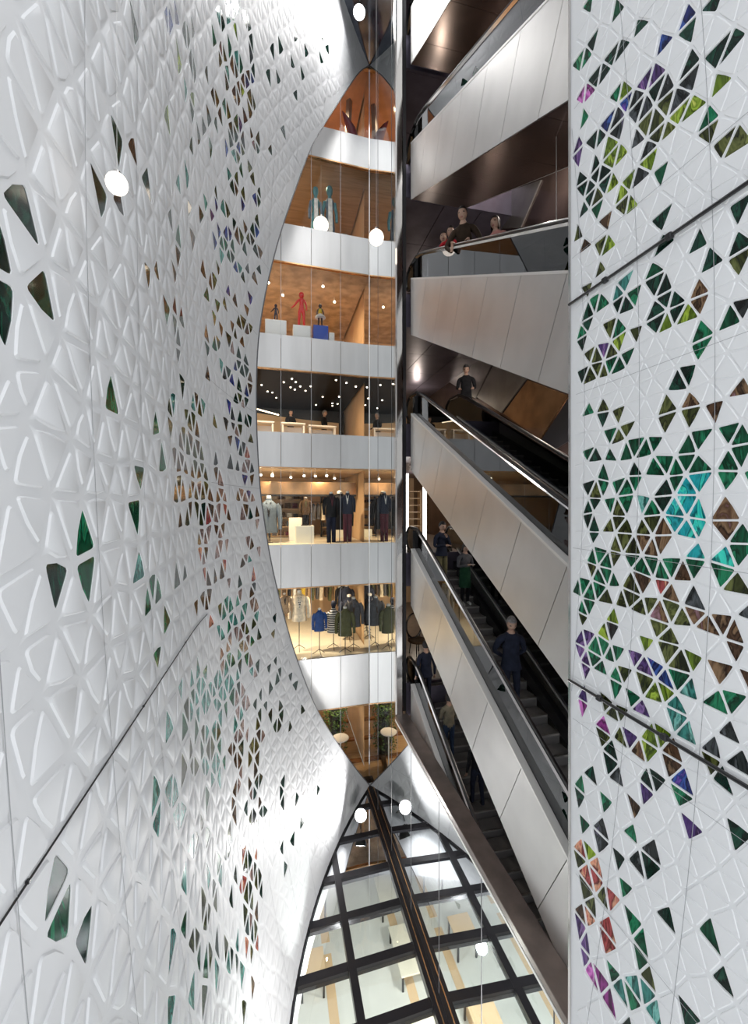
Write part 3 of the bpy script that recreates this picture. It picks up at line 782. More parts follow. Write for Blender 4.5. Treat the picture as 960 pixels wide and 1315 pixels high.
P('grey-haired man in a dark navy jacket, hands behind his back, riding down', 655, 4.95, -1, 2.12, NAVY, NAVY, hair='grey', pose='behind', look=14, face=-12, coat=.10)
P('dark-haired person in a navy jacket and khaki trousers, hand raised to the chin', 567, 4.95, -1, 2.02, NAVY, KHAKI, pose='chin', look=8, face=20, coat=.08)
P('person in a grey coat, dark green skirt and white shoes looking at a phone', 599, 5.35, -1, 1.82, GREYC, BLACKC, SHOEW, pose='phone', look=25, face=10, longhair=True, skirt=GREEN)
P('man in a dark brown jacket leaning over the steel handrail', 598, 4.82, 1, 2.36, cloth('dark_brown', (.035,.022,.014)), BLACKC, pose='lean', lean=24, look=10, face=-38)
P('long-haired woman in pale pink standing behind the leaning man', 641, 5.25, 1, 2.2, PINK, TAUPE, pose='down', longhair=True, face=-60)
P('person in a red top beside the leaning man', 579, 4.9, 1, 2.16, RED, GREYC, pose='rail', face=-20, look=8)
P('dark-clad person at the far end of the landing, left of the red top', 567, 5.0, 1, 2.1, GREYC, GREYC, pose='down', face=-20)
person('man in black standing at the head of the escalator with the copper panels', (6.62, 13.95, H), -25, 2.25, BLACKC, BLACKC, pose='work', look=18)
P('shadowy person in navy clothes riding the lowest escalator, near its top', 548, 4.72, -2, 2.1, NAVY, NAVY, pose='down', face=180, coat=.1)
P('person in a khaki top and dark blue trousers seen from behind, lowest escalator', 577, 4.85, -2, 1.86, TAUPE, DENIM, pose='work', face=180, longhair=False)
P('person in black half hidden behind the pale escalator side, only legs showing', 611, 5.15, -2, 1.9, BLACKC, NAVY, pose='down', face=180, stride=.08)
r_ = ray(373, 540); person('bearded man in a black shirt seated behind the left white counter', (r_.x/r_.y*21.6, 21.6, TOP[1]-.1), 25, 1.95, BLACKC, BLACKC, pose='work', group=None)
r_ = ray(416, 540); person('man in a black shirt with grey hair behind the middle white counter', (r_.x/r_.y*22, 22.0, TOP[1]-.1), 60, 2.1, BLACKC, BLACKC, pose='work', hair='grey')
bpy.data.objects['person.011']['label'] = 'dark-haired person in a black shirt behind the white counter, further from the glass corner'
bpy.data.objects['person.012']['label'] = 'grey-haired person in a black shirt behind the white counter, nearer the glass corner'
# phone in the hand
o = bpy.data.objects['person.002']; k = 1.82/1.8; Rz = Matrix.Rotation(math.radians(10), 3, 'Z')
c = Vector(o.location)+Rz@Vector((0, -.36*k, 1.235*k)); m = MB(); m.box((0, 0, 0), (.085, .16, .012), bev=.005); m.box((0, 0, .0068), (.075, .145, .002), 1)
tag(mk('phone', m, [M_WH, M_BLACK], None, loc=c), 'white phone held by the person in the grey coat', 'phone')
# ================================================================= shop displays
def at_floor(px, py, k, ymin=17.95):
    p = atZ(px, py, TOP[k]-.1 if k > -2 else ZB-.05)
    if p.y < ymin:
        r = ray(px, py); p = Vector((r.x/r.y*ymin, ymin, p.z))
    return p
STRIPE = None
def stripes():
    m = bpy.data.materials.new('cloth_stripe'); m.use_nodes = True; nt = m.node_tree; p = nt.nodes['Principled BSDF']; p.inputs['Roughness'].default_value = .85
    tc = nt.nodes.new('ShaderNodeTexCoord'); wv = nt.nodes.new('ShaderNodeTexWave'); wv.bands_direction = 'Z'; wv.inputs['Scale'].default_value = 3.2; wv.inputs['Distortion'].default_value = 0
    rp = nt.nodes.new('ShaderNodeValToRGB'); rp.color_ramp.interpolation = 'CONSTANT'; rp.color_ramp.elements[1].position = .55; rp.color_ramp.elements[0].color = (.02,.02,.025,1); rp.color_ramp.elements[1].color = (.75,.73,.68,1)
    nt.links.new(tc.outputs['Object'], wv.inputs['Vector']); nt.links.new(wv.outputs['Fac'], rp.inputs['Fac']); nt.links.new(rp.outputs['Color'], p.inputs['Base Color']); return m
STRIPE = stripes()
def jacket_mesh(L, w=.23, flare=1.05, open_=True):
    """tailored jacket: body, collar, two hanging sleeves; z = 0 at the hem"""
    m = MB()
    m.lathe([(w*flare, 0), (w*.96, L*.25), (w*.90, L*.48), (w*1.0, L*.72), (w*.98, L*.86), (w*.55, L*.96), (w*.36, L*1.0), (w*.40, L*1.06)], 18, (0,0,0), 0, 1, .62)
    for s in (1, -1):
        m.tube([(s*w*.86, 0, L*.88), (s*w*1.16, .0, L*.74), (s*w*1.30, -.02, L*.42), (s*w*1.30, -.05, L*.10)], [w*.30, w*.33, w*.27, w*.22], 10)
    return m
def lapel_mesh(L, w):
    m = MB(); y = -w*.66
    m.prism([(-w*.05, y-.012, L*.50), (w*.06, y-.012, L*.50), (w*.30, y*.70-.012, L*.98), (0, y*.66-.02, L*.80), (-w*.30, y*.70-.012, L*.98)], (0, -.012, 0))
    return m
def tripod(t, hgt, r=.30, base=None):
    m = MB(); m.tube([(0,0,.20), (0,0,hgt)], .018, 8); mk('pole', m, M_BLACK, t)
    for q in range(3):
        a = q*2*PI/3+.5; m = MB(); m.tube([(0,0,.24), (r*math.cos(a), r*math.sin(a), .015)], .014, 6); mk('leg', m, M_BLACK, t)
def form(label, px, top, bot, base, col, k, lap=None, rz=0, yoke=None, grp='garments on tripod stands', trouser=None, head=None, plate=False, at=None, y=None):
    p = Vector(at) if at is not None else at_floor(px, base, k)
    if y is not None: r = ray(px, 600); p = Vector((r.x/r.y*y, y, TOP[k]-.1))
    r = ray(px, 600); d = p.y*CA+p.x*SA
    zt_ = EYE+(HY-top)*d/F; zb_ = EYE+(HY-bot)*d/F
    p.x = min(p.x, MX-.50)
    t = thing('mannequin', label, 'mannequin', p, math.radians(rz), grp)
    L = zt_-zb_; zz = zb_-p.z; m = jacket_mesh(L/1.06, L*.25); m.v = [(x, y, z+zz) for x, y, z in m.v]; g = mk('jacket', m, col, t, smooth=True)
    m = lapel_mesh(L/1.06, L*.25); m.v = [(x, y, z+zz) for x, y, z in m.v]; mk('lapel', m, lap or BLACKC, g)
    m = MB(); m.lathe([(L*.07, 0), (L*.075, L*.06), (L*.03, L*.085)], 12, (0,0,zz+L)); mk('neck_cap', m, WHITEC if head is None else head, t, smooth=True)
    if head:
        m = MB(); m.ball((0,0,zz+L*1.17), L*.13, 12, 0, (.85,1,1.2)); mk('head', m, head, t, smooth=True)
    if trouser:
        m = MB()
        for s in (1, -1): m.tube([(s*L*.10, 0, zz+.1), (s*L*.11, 0, zz*.5), (s*L*.11, -.02, max(.03, zz*.08))], [L*.12, L*.10, L*.085], 10)
        mk('trousers', m, trouser, t, smooth=True)
    if plate:
        m = MB(); m.box((0,0,.012), (.42,.34,.024), bev=.006); mk('base_plate', m, M_BLACK, t)
        m = MB(); m.tube([(0,.06,.02), (0,.06,zz+.2)], .016, 8); mk('pole', m, M_BLACK, t)
    else: tripod(t, zz+.1)
    return t
form('tan jacket on a tripod stand, leftmost at the white wall edge', 365, 763, 787, 826, TAN, -1, rz=10, y=18.6)
form('long cream jacket with black and white yoke on a tripod stand', 384, 760, 797, 827, CREAMC, -1, lap=STRIPE, y=18.9)
form('bright blue jacket on a tripod stand', 410, 783, 810, 838, BLUE, -1, lap=BLUE, rz=12, y=18.15)
form('black and white striped sweater with dark hat on a tripod stand', 428, 781, 812, 837, STRIPE, -1, lap=STRIPE, head=NAVY, y=18.75)
form('olive green coat on a tripod stand', 443, 781, 816, 838, OLIVEC, -1, lap=OLIVEC, rz=-8, y=18.0)
form('navy jacket with white shoulders on a tripod stand', 453, 766, 803, 827, NAVY, -1, lap=WHITEC, y=19.7)
form('open grey jacket over black shirt on a tripod stand', 471, 768, 803, 825, GREYC, -1, lap=BROWNC, rz=-10, y=18.5)
form('dark striped jacket high among the hanging clothes', 440, 751, 778, 812, BLACKC, -1, lap=STRIPE, y=20.9)
form('dark jacket in front of the clothes rail, near the glass corner', 462, 752, 780, 812, NAVY, -1, y=20.4)
form('long slate grey coat at the left edge of the lit menswear floor', 345, 640, 684, 697, SLATE, 0, trouser=None, grp='dressed mannequins', plate=True)
form('black coat and jeans on a mannequin, third from the white wall edge', 425, 634, 664, 696, BLACKC, 0, trouser=NAVY, lap=MAROON, grp='dressed mannequins', plate=True, rz=8, y=18.1)
form('black jacket and maroon trousers on a mannequin, nearest the glass corner', 446, 633, 660, 695, NAVY, 0, trouser=MAROON, lap=WHITEC, grp='dressed mannequins', plate=True, rz=-12, y=18.2)
form('black long coat on a mannequin just behind the coat and jeans', 436, 634, 680, 693, BLACKC, 0, grp='dressed mannequins', plate=True, y=19.2)
# plinths
def plinth(label, px, base, k, w, h, d, m_, grp=None, y=17.95):
    p = at_floor(px, base, k, y); m = MB(); m.box((0,0,h/2), (w, d, h), bev=.012)
    o = mk('plinth', m, m_, None, loc=p); tag(o, label, 'plinth', grp); return p, h
M_PL = mat('plinth_white', (.80,.84,.78), rough=.5); M_PLB = mat('plinth_blue', (.02,.07,.42), rough=.45)
p, h = plinth('pale low plinth carrying the brown coat', 391, 697, 0, .80, .78, .6, M_PL)
form('brown jacket and black trousers standing on the pale low plinth', 393, 640, 661, 697, BROWNC, 0, lap=OLIVEC, trouser=BLACKC, grp='dressed mannequins', plate=True, at=(p.x+.05, p.y, p.z+h))
plinth('taller cream plinth left of the pale low plinth', 379, 694, 0, .62, 1.1, .5, M_WH, y=19.0)
plinth('low white plinth behind the black coat and jeans', 433, 690, 0, .8, .42, .4, M_PL, y=19.4)
# menswear back wall: shelving bays with folded clothes
def shelf_unit(label, x, y, z, w, h, n, cols, wood=M_BLACK, seed=1, grp=None):
    rr = random.Random(seed); t = thing('shelf_unit', label, 'shelf', (x, y, z), 0, grp)
    for s in (0, w): m = MB(); m.b2((s-.03, 0, 0), (s+.03, .4, h)); mk('side_panel', m, wood, t)
    m = MB(); m.b2((0, .38, 0), (w, .40, h)); mk('back_panel', m, M_WALLW, t)
    for i in range(n+1):
        zz = .08+(h-.12)*i/n; m = MB(); m.b2((0, 0, zz-.02), (w, .39, zz+.02)); mk('shelf', m, M_WOOD, t)
        if i < n:
            xx = .12
            while xx < w-.3:
                ww = rr.uniform(.22, .34); hh = rr.uniform(.10, .6*(h-.12)/n); m = MB()
                nl = max(2, int(hh/.06))
                for q in range(nl): m.box((0, 0, (q+.5)*hh/nl), (ww*rr.uniform(.93, 1), .28, hh/nl*.92), bev=.012)
                o = mk('folded_clothes', m, rr.choice(cols), None, loc=(x+xx+ww/2, y+.2, z+zz+.02)); tag(o, 'stack of folded clothes on the shelves at the back of the menswear floor', 'clothes', 'folded clothes on the back shelves'); xx += ww+.07
    return t
CLS = [GREYC, NAVY, WHITEC, CREAMC, BROWNC, SLATE, MAROON]
shelf_unit('black framed shelf bay behind the brown jacket', -.35, 22.6, TOP[0]-.1, 1.7, 2.5, 5, CLS, seed=3)
shelf_unit('shelf bay beside the partition behind the maroon trousers', 2.35, 22.6, TOP[0]-.1, 1.4, 2.3, 5, CLS, seed=5)
mb = MB(); mb.b2((-9, 20.6, 2.15), (MX, 20.9, 2.75)); struct('trim_6', mb, M_COPPER)
mb = MB(); mb.b2((-9, 20.55, 2.05), (MX, 20.92, 2.14)); struct('trim_7', mb, M_BLACK)
# clothes rails with hanging garments
def hanging_rail(label, x0, x1, y, z, k, cols, gl, glabel, seed, L=(.8, 1.25), posts=True):
    rr = random.Random(seed); zf = TOP[k]-.1; t = thing('clothes_rail', label, 'clothes rail', ((x0+x1)/2, y, zf))
    m = MB(); m.tube([(x0-(x0+x1)/2, 0, z-zf), (x1-(x0+x1)/2, 0, z-zf)], .018, 8); mk('bar', m, M_BLACK, t)
    for s in (x0, x1): m = MB(); m.tube([(s-(x0+x1)/2, 0, 0), (s-(x0+x1)/2, 0, z-zf)], .018, 8); mk('post', m, M_BLACK, t)
    x = x0+.12
    while x < x1-.1:
        LL = rr.uniform(*L); w = rr.uniform(.05, .085); c = rr.choice(cols); m = MB()
        m.prism([(-w*.3, -.06, 0), (-w, -.24, -.10), (-w*1.1, -.26, -LL), (w*1.1, -.26, -LL), (w, -.24, -.10), (w*.3, -.06, 0)], (0, .48, 0))
        m.tube([(w, -.27, -.12), (w*.6, -.30, -LL*.55), (w*.2, -.28, -LL*.85)], [.05, .055, .04], 8)
        o = mk('hanging_garment', m, c, None, smooth=True, loc=(x, y, z-.05)); tag(o, glabel, 'clothing', gl)
        m = MB(); m.tube([(0, 0, .0), (0, 0, .05), (0, .03, .075)], .006, 5); mk('hook', m, M_CHROME, o)
        x += w*2+rr.uniform(.09, .13)
hanging_rail('long clothes rail of yellow, black and white garments behind the tripod stands', -1.6, 3.6, 22.0, TOP[-1]+2.45, -1, [YELLOW, BLACKC, CREAMC, OLIVEC, WHITEC, GREYC, TAN, BROWNC], 'garments on the long back rail', 'garment hanging on the long rail behind the tripod stands', 11)
hanging_rail('short rail of pale jackets beside the black coat', 1.7, 2.6, 21.6, TOP[0]+1.75, 0, [WHITEC, CREAMC, GREYC, PINK], 'jackets on the short rail', 'pale jacket hanging on the short rail between mannequins', 12, (.8, .95))
hanging_rail('short rail of dark clothes behind the slate grey coat', -1.3, -.3, 20.3, TOP[0]+1.7, 0, [NAVY, BLACKC, SLATE], 'clothes on the short left rail', 'dark garment hanging on the short rail behind the slate grey coat', 13, (.8, .95))
# track spotlights
M_LAMP = emat('lamp_glow', (1,.86,.66), 14)
def track_spot(x, y, z, label, grp):
    t = thing('track_spotlight', label, 'spotlight', (x, y, z), 0, grp)
    m = MB(); m.tube([(0,0,0), (0,0,-.16)], .012, 6); mk('stem', m, M_WH, t)
    m = MB(); m.tube([(0,.06,-.15), (0,-.12,-.27)], [.05,.06], 10); mk('head', m, M_WH, t)
    m = MB(); m.tube([(0,-.121,-.2705), (0,-.126,-.274)], .05, 10); mk('lens', m, M_LAMP, t)
rr = random.Random(4)
for k, n, lab, g in ((0, 8, 'small white track spotlight under the ceiling of the menswear floor', 'spotlights over the menswear floor'), (2, 6, 'small track spotlight under the ceiling above the red figure', 'spotlights above the red figure')):
    for i in range(n): track_spot(-1.2+i*4.6/n+rr.uniform(-.15,.15), 18.4+rr.uniform(0,2.2), BOT[k+1]+.02, lab, g)
for i in range(26):
    x, y = rr.uniform(-2, 3.6), rr.uniform(18.2, 23.5); m = MB(); m.lathe([(.03, .0), (.035, .03)], 10); o = mk('downlight', m, M_LAMP, None, loc=(x, y, BOT[2]-.012)); tag(o, 'tiny bright downlight in the black ceiling above the white counters', 'ceiling light', 'downlights in the black ceiling')
# floor 1: curved cream wall, white counters, cove light
mb = MB(); pts = [(-6+i*.5, 24.2-2.3*math.exp(-((-6+i*.5)+5)**2/18)) for i in range(20)]
for i in range(len(pts)-1):
    (xa, ya), (xb, yb) = pts[i], pts[i+1]; mb.prism([(xa, ya, TOP[1]-.1), (xb, yb, TOP[1]-.1), (xb, yb, 6.72-.02*i), (xa, ya, 6.74-.02*i)], (0, .08, 0))
struct('wall_curved', mb, mat('cream_wall', (.82,.60,.36), rough=.6))
mb = MB(); mb.b2((-9, 24.5, 4.5), (MX, 24.85, 7.1)); struct('wall_dark', mb, M_BLACK)
t = thing('pendant_strip_light', 'glowing strip light hanging at the left of the dark floor', 'light', (-1.2, 20.8, 6.27))
m = MB(); m.tube([(-1.0,-.3,.18),(0,0,0),(1.3,.5,-.19)], .03, 6); mk('tube', m, emat('strip_glow', (1,.8,.55), 6), t)
for q in ((-.9,-.27,.16),(1.2,.46,-.17)): m = MB(); m.tube([q, (q[0],q[1],BOT[2]-6.27)], .005, 5); mk('wire', m, M_BLACK, t)
def counter(px, y, w, label):
    r = ray(px, 550); z = TOP[1]-.1; t = thing('counter', label, 'counter', (r.x/r.y*y, y, z), .05)
    m = MB(); m.box((0,0,1.06), (w,.6,.08), bev=.01); mk('countertop', m, M_WH, t)
    for s in (-1, 1): m = MB(); m.box((s*(w/2-.08),0,.51), (.08,.5,1.02)); mk('leg', m, M_WH, t)
    m = MB(); m.box((0,.2,.6), (w-.2,.04,.7)); mk('modesty_panel', m, M_WH, t)
    return t
counter(376, 20.7, 1.15, 'white counter in front of the dark-haired person in black'); counter(413, 21.1, 1.4, 'white counter in front of the grey-haired person in black'); counter(338, 20.6, 1.0, 'white counter at the far left beside the white wall')
# floor 2: figures on plinths
def figure(label, px, top, base, k, mat_, pl, skirt=None, topm=None, armout=0):
    p = at_floor(px, 436, k); d = p.y*CA+p.x*SA; zt_ = EYE+(HY-top)*d/F; z0 = EYE+(HY-base)*d/F; h = zt_-z0; u = h/1.8
    t = thing('figure', label, 'figure', (p.x, p.y, z0), 0)
    V = [(0,0,.95),(0,0,1.12),(0,0,1.32),(0,0,1.46),(0,0,1.55)]; E = [(0,1),(1,2),(2,3),(3,4)]; RD = [.13,.10,.13,.06,.05]
    for s in (1, -1):
        n = len(V); V += [(s*.10,0,.85),(s*.12,0,.48),(s*.14,0,.06),(s*.15,-.13,.04)]; E += [(0,n),(n,n+1),(n+1,n+2),(n+2,n+3)]; RD += [.09,.075,.055,.05]
        n = len(V); sx = .36 if (s < 0 and armout) else .26; V += [(s*.16,0,1.40),(s*sx,0,1.12),(s*(sx+.16 if armout and s < 0 else .24),-.05,.88 if not armout or s > 0 else .95)]; E += [(3,n),(n,n+1),(n+1,n+2)]; RD += [.06,.05,.04]
    vs, fs = skin_mesh([Vector(v)*u for v in V], E, [r*u for r in RD]); B = MB(); B.add(vs, fs); mk('body', B, mat_, t, smooth='all')
    m = MB(); m.ball((0,0,1.67*u), .155*u, 14, 0, (.9,.95,1.05)); mk('head', m, mat_, t, smooth=True)
    if topm: m = MB(); m.lathe([(.14*u,1.0*u),(.12*u,1.12*u),(.155*u,1.3*u),(.12*u,1.43*u)], 14, (0,0,0), 0, 1, .95); mk('top', m, topm, t, smooth=True)
    if skirt:
        m = MB(); m.lathe([(.40*u,.74*u),(.42*u,.80*u),(.28*u,.95*u),(.13*u,1.06*u)], 20); mk('skirt', m, skirt, t, smooth=True)
    hh = z0-p.z; w, mt, nm = pl; m = MB(); m.box((0,0,hh/2), (w, .55, hh), bev=.01)
    tag(mk('plinth', m, mt, None, loc=(p.x, p.y, p.z)), nm, 'plinth')
REDM = mat('red_gloss', (.62,.015,.012), rough=.3)
figure('glossy red human figure standing with one arm held out', 387, 376, 421, 2, REDM, (.72, M_WH, 'white plinth under the red figure'), armout=1)
figure('small dark figure on the lumpy white base', 354, 391, 414, 2, cloth('dark_fig', (.05,.05,.07)), (.85, M_WH, 'white base under the small dark figure'), armout=1)
figure('doll with yellow top, white tutu and black legs on the blue box', 411, 391, 421, 2, mat('doll_dark', (.03,.02,.02), rough=.5), (.62, M_PLB, 'deep blue box under the doll in the tutu'), skirt=WHITEC, topm=YELLOW)
plinth('white step block right of the blue box', 425, 436, 2, .24, .55, .4, M_WH); plinth('low black block right of the white step block', 435, 437, 2, .30, .22, .4, M_BLACK)
# floor 3: two dressed mannequins, dome
def dress_form(label, px, top, base, c1, c2, y):
    r = ray(px, 290); p = Vector((r.x/r.y*y, y, TOP[3]-.1)); d = p.y*CA+p.x*SA; z0 = p.z; h = EYE+(HY-top)*d/F-z0; u = h/1.8
    t = thing('mannequin', label, 'mannequin', p, 0, None)
    m = MB(); m.lathe([(.20*u,.02),(.22*u,.3*u),(.19*u,.7*u),(.15*u,1.0*u),(.125*u,1.12*u),(.16*u,1.32*u),(.15*u,1.40*u),(.06*u,1.47*u)], 16, (0,0,0), 0, .72, .62); mk('dress', m, c1, t, smooth=True)
    m = MB(); m.prism([(-.05*u,-.165*u,.1*u),(.07*u,-.165*u,.1*u),(.05*u,-.125*u,1.38*u),(-.05*u,-.125*u,1.38*u)], (0,-.02,0)); mk('panel', m, WHITEC, t)
    m = MB(); m.lathe([(.05*u,1.44*u),(.045*u,1.54*u),(.075*u,1.60*u),(.085*u,1.68*u),(.07*u,1.76*u),(.02*u,1.80*u)], 14); mk('head', m, TEALC, t, smooth=True)
    for s in (1, -1): m = MB(); m.tube([(s*.13*u,0,1.36*u),(s*.175*u,0,1.1*u),(s*.18*u,-.05*u,.84*u)], [.045*u,.042*u,.035*u], 8); mk('sleeve', m, c2, t, smooth=True)
dress_form('left of the two teal dressed mannequins under the board ceiling', 405, 240, 294, TEALC, SLATE, 18.6)
dress_form('right of the two teal mannequins, taller, with a white front', 423, 239, 294, SLATE, TEALC, 18.9)
bpy.data.objects['mannequin.014']['label'] = 'shorter teal mannequin, nearer the white wall, under the board ceiling'
p = at_floor(441, 296, 3, 17.95); m = MB(); m.lathe([(.36,0),(.35,.12),(.27,.27),(.12,.35),(.01,.37)], 20); m.lathe([(.40,0),(.40,.05),(.37,.05)], 20, mi=1); tag(mk('dome', m, [M_GREYM, TEALC], None, smooth=True, loc=(p.x, p.y, TOP[3]-.1)), 'grey dome with a teal rim on the floor right of the teal mannequins', 'dome')
# floor 4: dark red horn
p = at_floor(452, 168, 4, 18.3); m = MB(); m.tube([(.34,0,0),(.30,0,.45),(.15,0,1.0),(-.08,0,1.45),(-.24,0,1.72)], [.27,.25,.20,.11,.02], 12); tag(mk('horn_sculpture', m, mat('oxblood', (.13,.012,.02), rough=.4), None, smooth=True, loc=(p.x-.2, p.y, TOP[4]-.1)), 'dark red curved horn standing on the terracotta top floor', 'sculpture')
mb = MB(); mb.tube([(3.1, 19.2, 16.5), (3.3, 19.2, 21)], .14, 4); struct('column_raking', mb, M_GREYM)
# lowest floor: beams, vine columns, white disc
mb = MB()
for y in (19.2, 21.0, 22.8): mb.b2((-4, y, ZB-.05), (MX, y+.2, ZB+.06))
mb.prism([(2.9, 17.8, ZB-.05), (3.1, 17.8, ZB-.05), (2.2, 24, ZB-.05), (2.0, 24, ZB-.05)], (0, 0, .16)); struct('floor_inlay', mb, M_COPPER)
LEAF = mat('leaf', (.035,.09,.02), rough=.5, col2=(.10,.18,.04), nscale=6)
def vine(label, px, top, base, y, seed):
    rr = random.Random(seed); r = ray(px, 900); p = Vector((r.x/r.y*y, y, ZB-.05)); d = p.y*CA+p.x*SA; zt_ = EYE+(HY-top)*d/F; h = zt_-p.z
    t = thing('vine_column', label, 'plant', p)
    m = MB(); m.tube([(0,0,0), (0,0,h)], .30, 12); mk('trunk', m, M_BLACK, t, smooth=True)
    m = MB()
    for i in range(900):
        zz = h*(1-rr.random()**1.4*.92); a = rr.uniform(0, 2*PI); q = .30+rr.uniform(.0,.30); c = Vector((q*math.cos(a), q*math.sin(a), zz)); s = rr.uniform(.06,.13)
        n = Vector((rr.uniform(-1,1), rr.uniform(-1,1), rr.uniform(-.3,1))).normalized(); u = n.cross(Vector((.3,.2,1))).normalized(); w = n.cross(u)
        m.poly([c-u*s*.5, c+w*s*.35+n*.015, c+u*s*.6, c-w*s*.35+n*.015])
    mk('foliage', m, LEAF, t)
vine('leafy green vine column on the lowest wood floor, seen through the glass', 430, 908, 960, 19.6, 3)
r = ray(437, 947); p = Vector((r.x/r.y*18.45, 18.45, 0)); zz = EYE+r.z/r.y*18.45-(ZB-.05); m = MB(); m.lathe([(.34,zz-.06),(.38,zz-.02),(.36,zz)], 20); t = thing('round_table', 'tall white round table beside the vine column', 'table', (p.x, p.y, ZB-.05)); mk('tabletop', m, M_WH, t)
m = MB(); m.lathe([(.20,0),(.20,.03),(.03,.05),(.03,zz-.06)], 14); mk('pedestal', m, M_WH, t)
# ================================================================= landing side
WX = 8.25
def wedge(pts, m_, nm='trim_8'):
    q = [atX(x, y, WX) for x, y in pts]; mb = MB(); mb.prism(q, (.05, 0, 0)); return struct(nm, mb, m_)
wedge([(632,294),(651,246),(694,231),(668,292)], M_GREYM); wedge([(596,292),(612,258),(650,246),(630,294)], M_COPPER); wedge([(636,296),(634,262),(628,262),(618,296)], M_BLACK)
wedge([(612,510),(634,466),(675,487),(643,530)], M_GREYM); wedge([(646,531),(677,488),(728,508),(692,564)], M_COPPER); wedge([(622,560),(640,532),(690,566),(664,596)], M_COPPER); wedge([(666,598),(712,582),(728,600),(690,612)], M_COPPER); wedge([(694,566),(729,512),(740,560),(700,584)], M_BLACK)
wedge([(560,480),(575,440),(632,466),(610,512)], M_GREYM)
wedge([(640,70),(660,20),(740,-20),(740,60)], M_GREYM)
# white light column and wooden bookcase beyond the post, eye-level landing
r = ray(521, 640); mb = MB(); mb.b2((-.10,-.05,0), (.10,.05,2.9)); o = mk('light_box', mb, emat('panel_glow', (1,.97,.92), 3.0), None, loc=(r.x/r.y*16.2, 16.2, 0)); tag(o, 'upright white light panel just right of the polished post', 'light box')
r = ray(545, 640); mb = MB(); mb.b2((-.07,-.05,0), (.07,.05,2.6)); o = mk('light_box', mb, MATS['panel_glow'], None, loc=(r.x/r.y*17.2, 17.2, 0)); tag(o, 'upright white light panel beyond the wooden bookcase', 'light box')
r = ray(528, 650); x = r.x/r.y*18; t = thing('bookcase', 'wooden bookcase of dark boxes between the two white light panels', 'bookcase', (x, 18, 0))
for s in (-.45, .45): m = MB(); m.b2((s-.03,0,0),(s+.03,.4,2.3)); mk('side_panel', m, M_WOOD, t)
for i in range(8): m = MB(); m.b2((-.45,0,.05+i*.31),(.45,.4,.09+i*.31)); mk('shelf', m, M_WOOD, t)
# round-backed chair and crate on the landing below
p = atZ(535, 840, -H); p = Vector((p.x, p.y, -H))
p.y = max(p.y, 14.6); p.x = p.y*ray(536, 800).x/ray(536, 800).y
t = thing('round_back_chair', 'dark chair with a round hoop back beyond the post', 'chair', p, .3)
m = MB(); m.tube([(.38*math.cos(a*PI/12), .25, 1.1+.5*math.sin(a*PI/12)) for a in range(24)], .035, 8, closed=True); mk('hoop_back', m, M_BLACK, t, smooth=True)
m = MB(); m.lathe([(.36,.5),(.40,.54),(.38,.60)], 18); mk('seat', m, BROWNC, t, smooth=True)
for a in range(4): m = MB(); m.tube([(.28*math.cos(a*PI/2+.8), .28*math.sin(a*PI/2+.8), .5), (.34*math.cos(a*PI/2+.8), .34*math.sin(a*PI/2+.8), 0)], .022, 6); mk('leg', m, M_BLACK, t)
m = MB(); m.tube([(-.25,.25,.55),(-.3,.25,.75)], .02, 6); m.tube([(.25,.25,.55),(.3,.25,.75)], .02, 6); mk('back_support', m, M_BLACK, t)
# ================================================================= globes in place of lamp reflections; floodlights
GLOW = emat('globe_glow', (1,.88,.76), 2.2)
def globe(px, py, d, r, label, ztop):  # glowing globe built in place of a lamp's reflection in near glass
    rr_ = ray(px, py); p = Vector((rr_.x*d, rr_.y*d, EYE+rr_.z*d)); t = thing('globe_reflection', label, 'lamp reflection', p)
    m = MB(); m.ball((0,0,0), r, 20); mk('globe', m, GLOW, t, smooth=True)
    m = MB(); m.tube([(0,0,r*.9),(0,0,r*1.25)], r*.3, 10); mk('cap', m, M_CHROME, t)
    m = MB(); m.tube([(0,0,r),(0,0,ztop-p.z)], .0012 if d < 4 else .003, 6); mk('cord', m, M_WH, t)  # cap and cord made up to hang the globe
globe(412, 289, 17.75, .32, 'white globe standing in for a lamp reflection, in front of the teal mannequins', BOT[4])
globe(483, 305, 13.6, .24, 'white globe standing in for a lamp reflection beside the glass corner', 21)
globe(150, 236, 3.1, .075, 'small white globe standing in for a lamp reflection, close to the left perforated wall', 12)
globe(714, 351, 7.6, .17, 'pale globe standing in for a lamp reflection, under the second highest escalator', 8.3)
FL = emat('flood_glow', (1,1,1), 60)
def floodlight(pos, aim, label, e, sz=.22):
    t = thing('floodlight', label, 'floodlight', pos)
    d = (Vector(aim)-Vector(pos)).normalized(); q = d.to_track_quat('Z', 'Y').to_matrix()
    def T(mb): mb.v = [tuple(q@Vector(v)) for v in mb.v]; return mb
    m = MB(); m.lathe([(sz*.55,-.22),(sz*.9,-.10),(sz,0),(sz*1.05,.01),(sz*.95,-.01)], 18); mk('housing', T(m), M_BLACK, t, smooth=True)
    m = MB(); m.lathe([(sz*.93,-.012),(sz*.93,-.004)], 18); mk('lens', T(m), FL, t)
    m = MB(); m.tube([(-sz*1.1,0,-.08),(-sz*1.1,0,-.35),(sz*1.1,0,-.35),(sz*1.1,0,-.08)], .015, 6); mk('bracket', T(m), M_BLACK, t)
    m = MB(); zf = ZB+.05-pos[2] if pos[2] < 0 else 20.3-pos[2]; m.tube([tuple(q@Vector((0,0,-.35))), (0,0,zf)], .02, 6); mk('stand', m, M_BLACK, t)
    return d
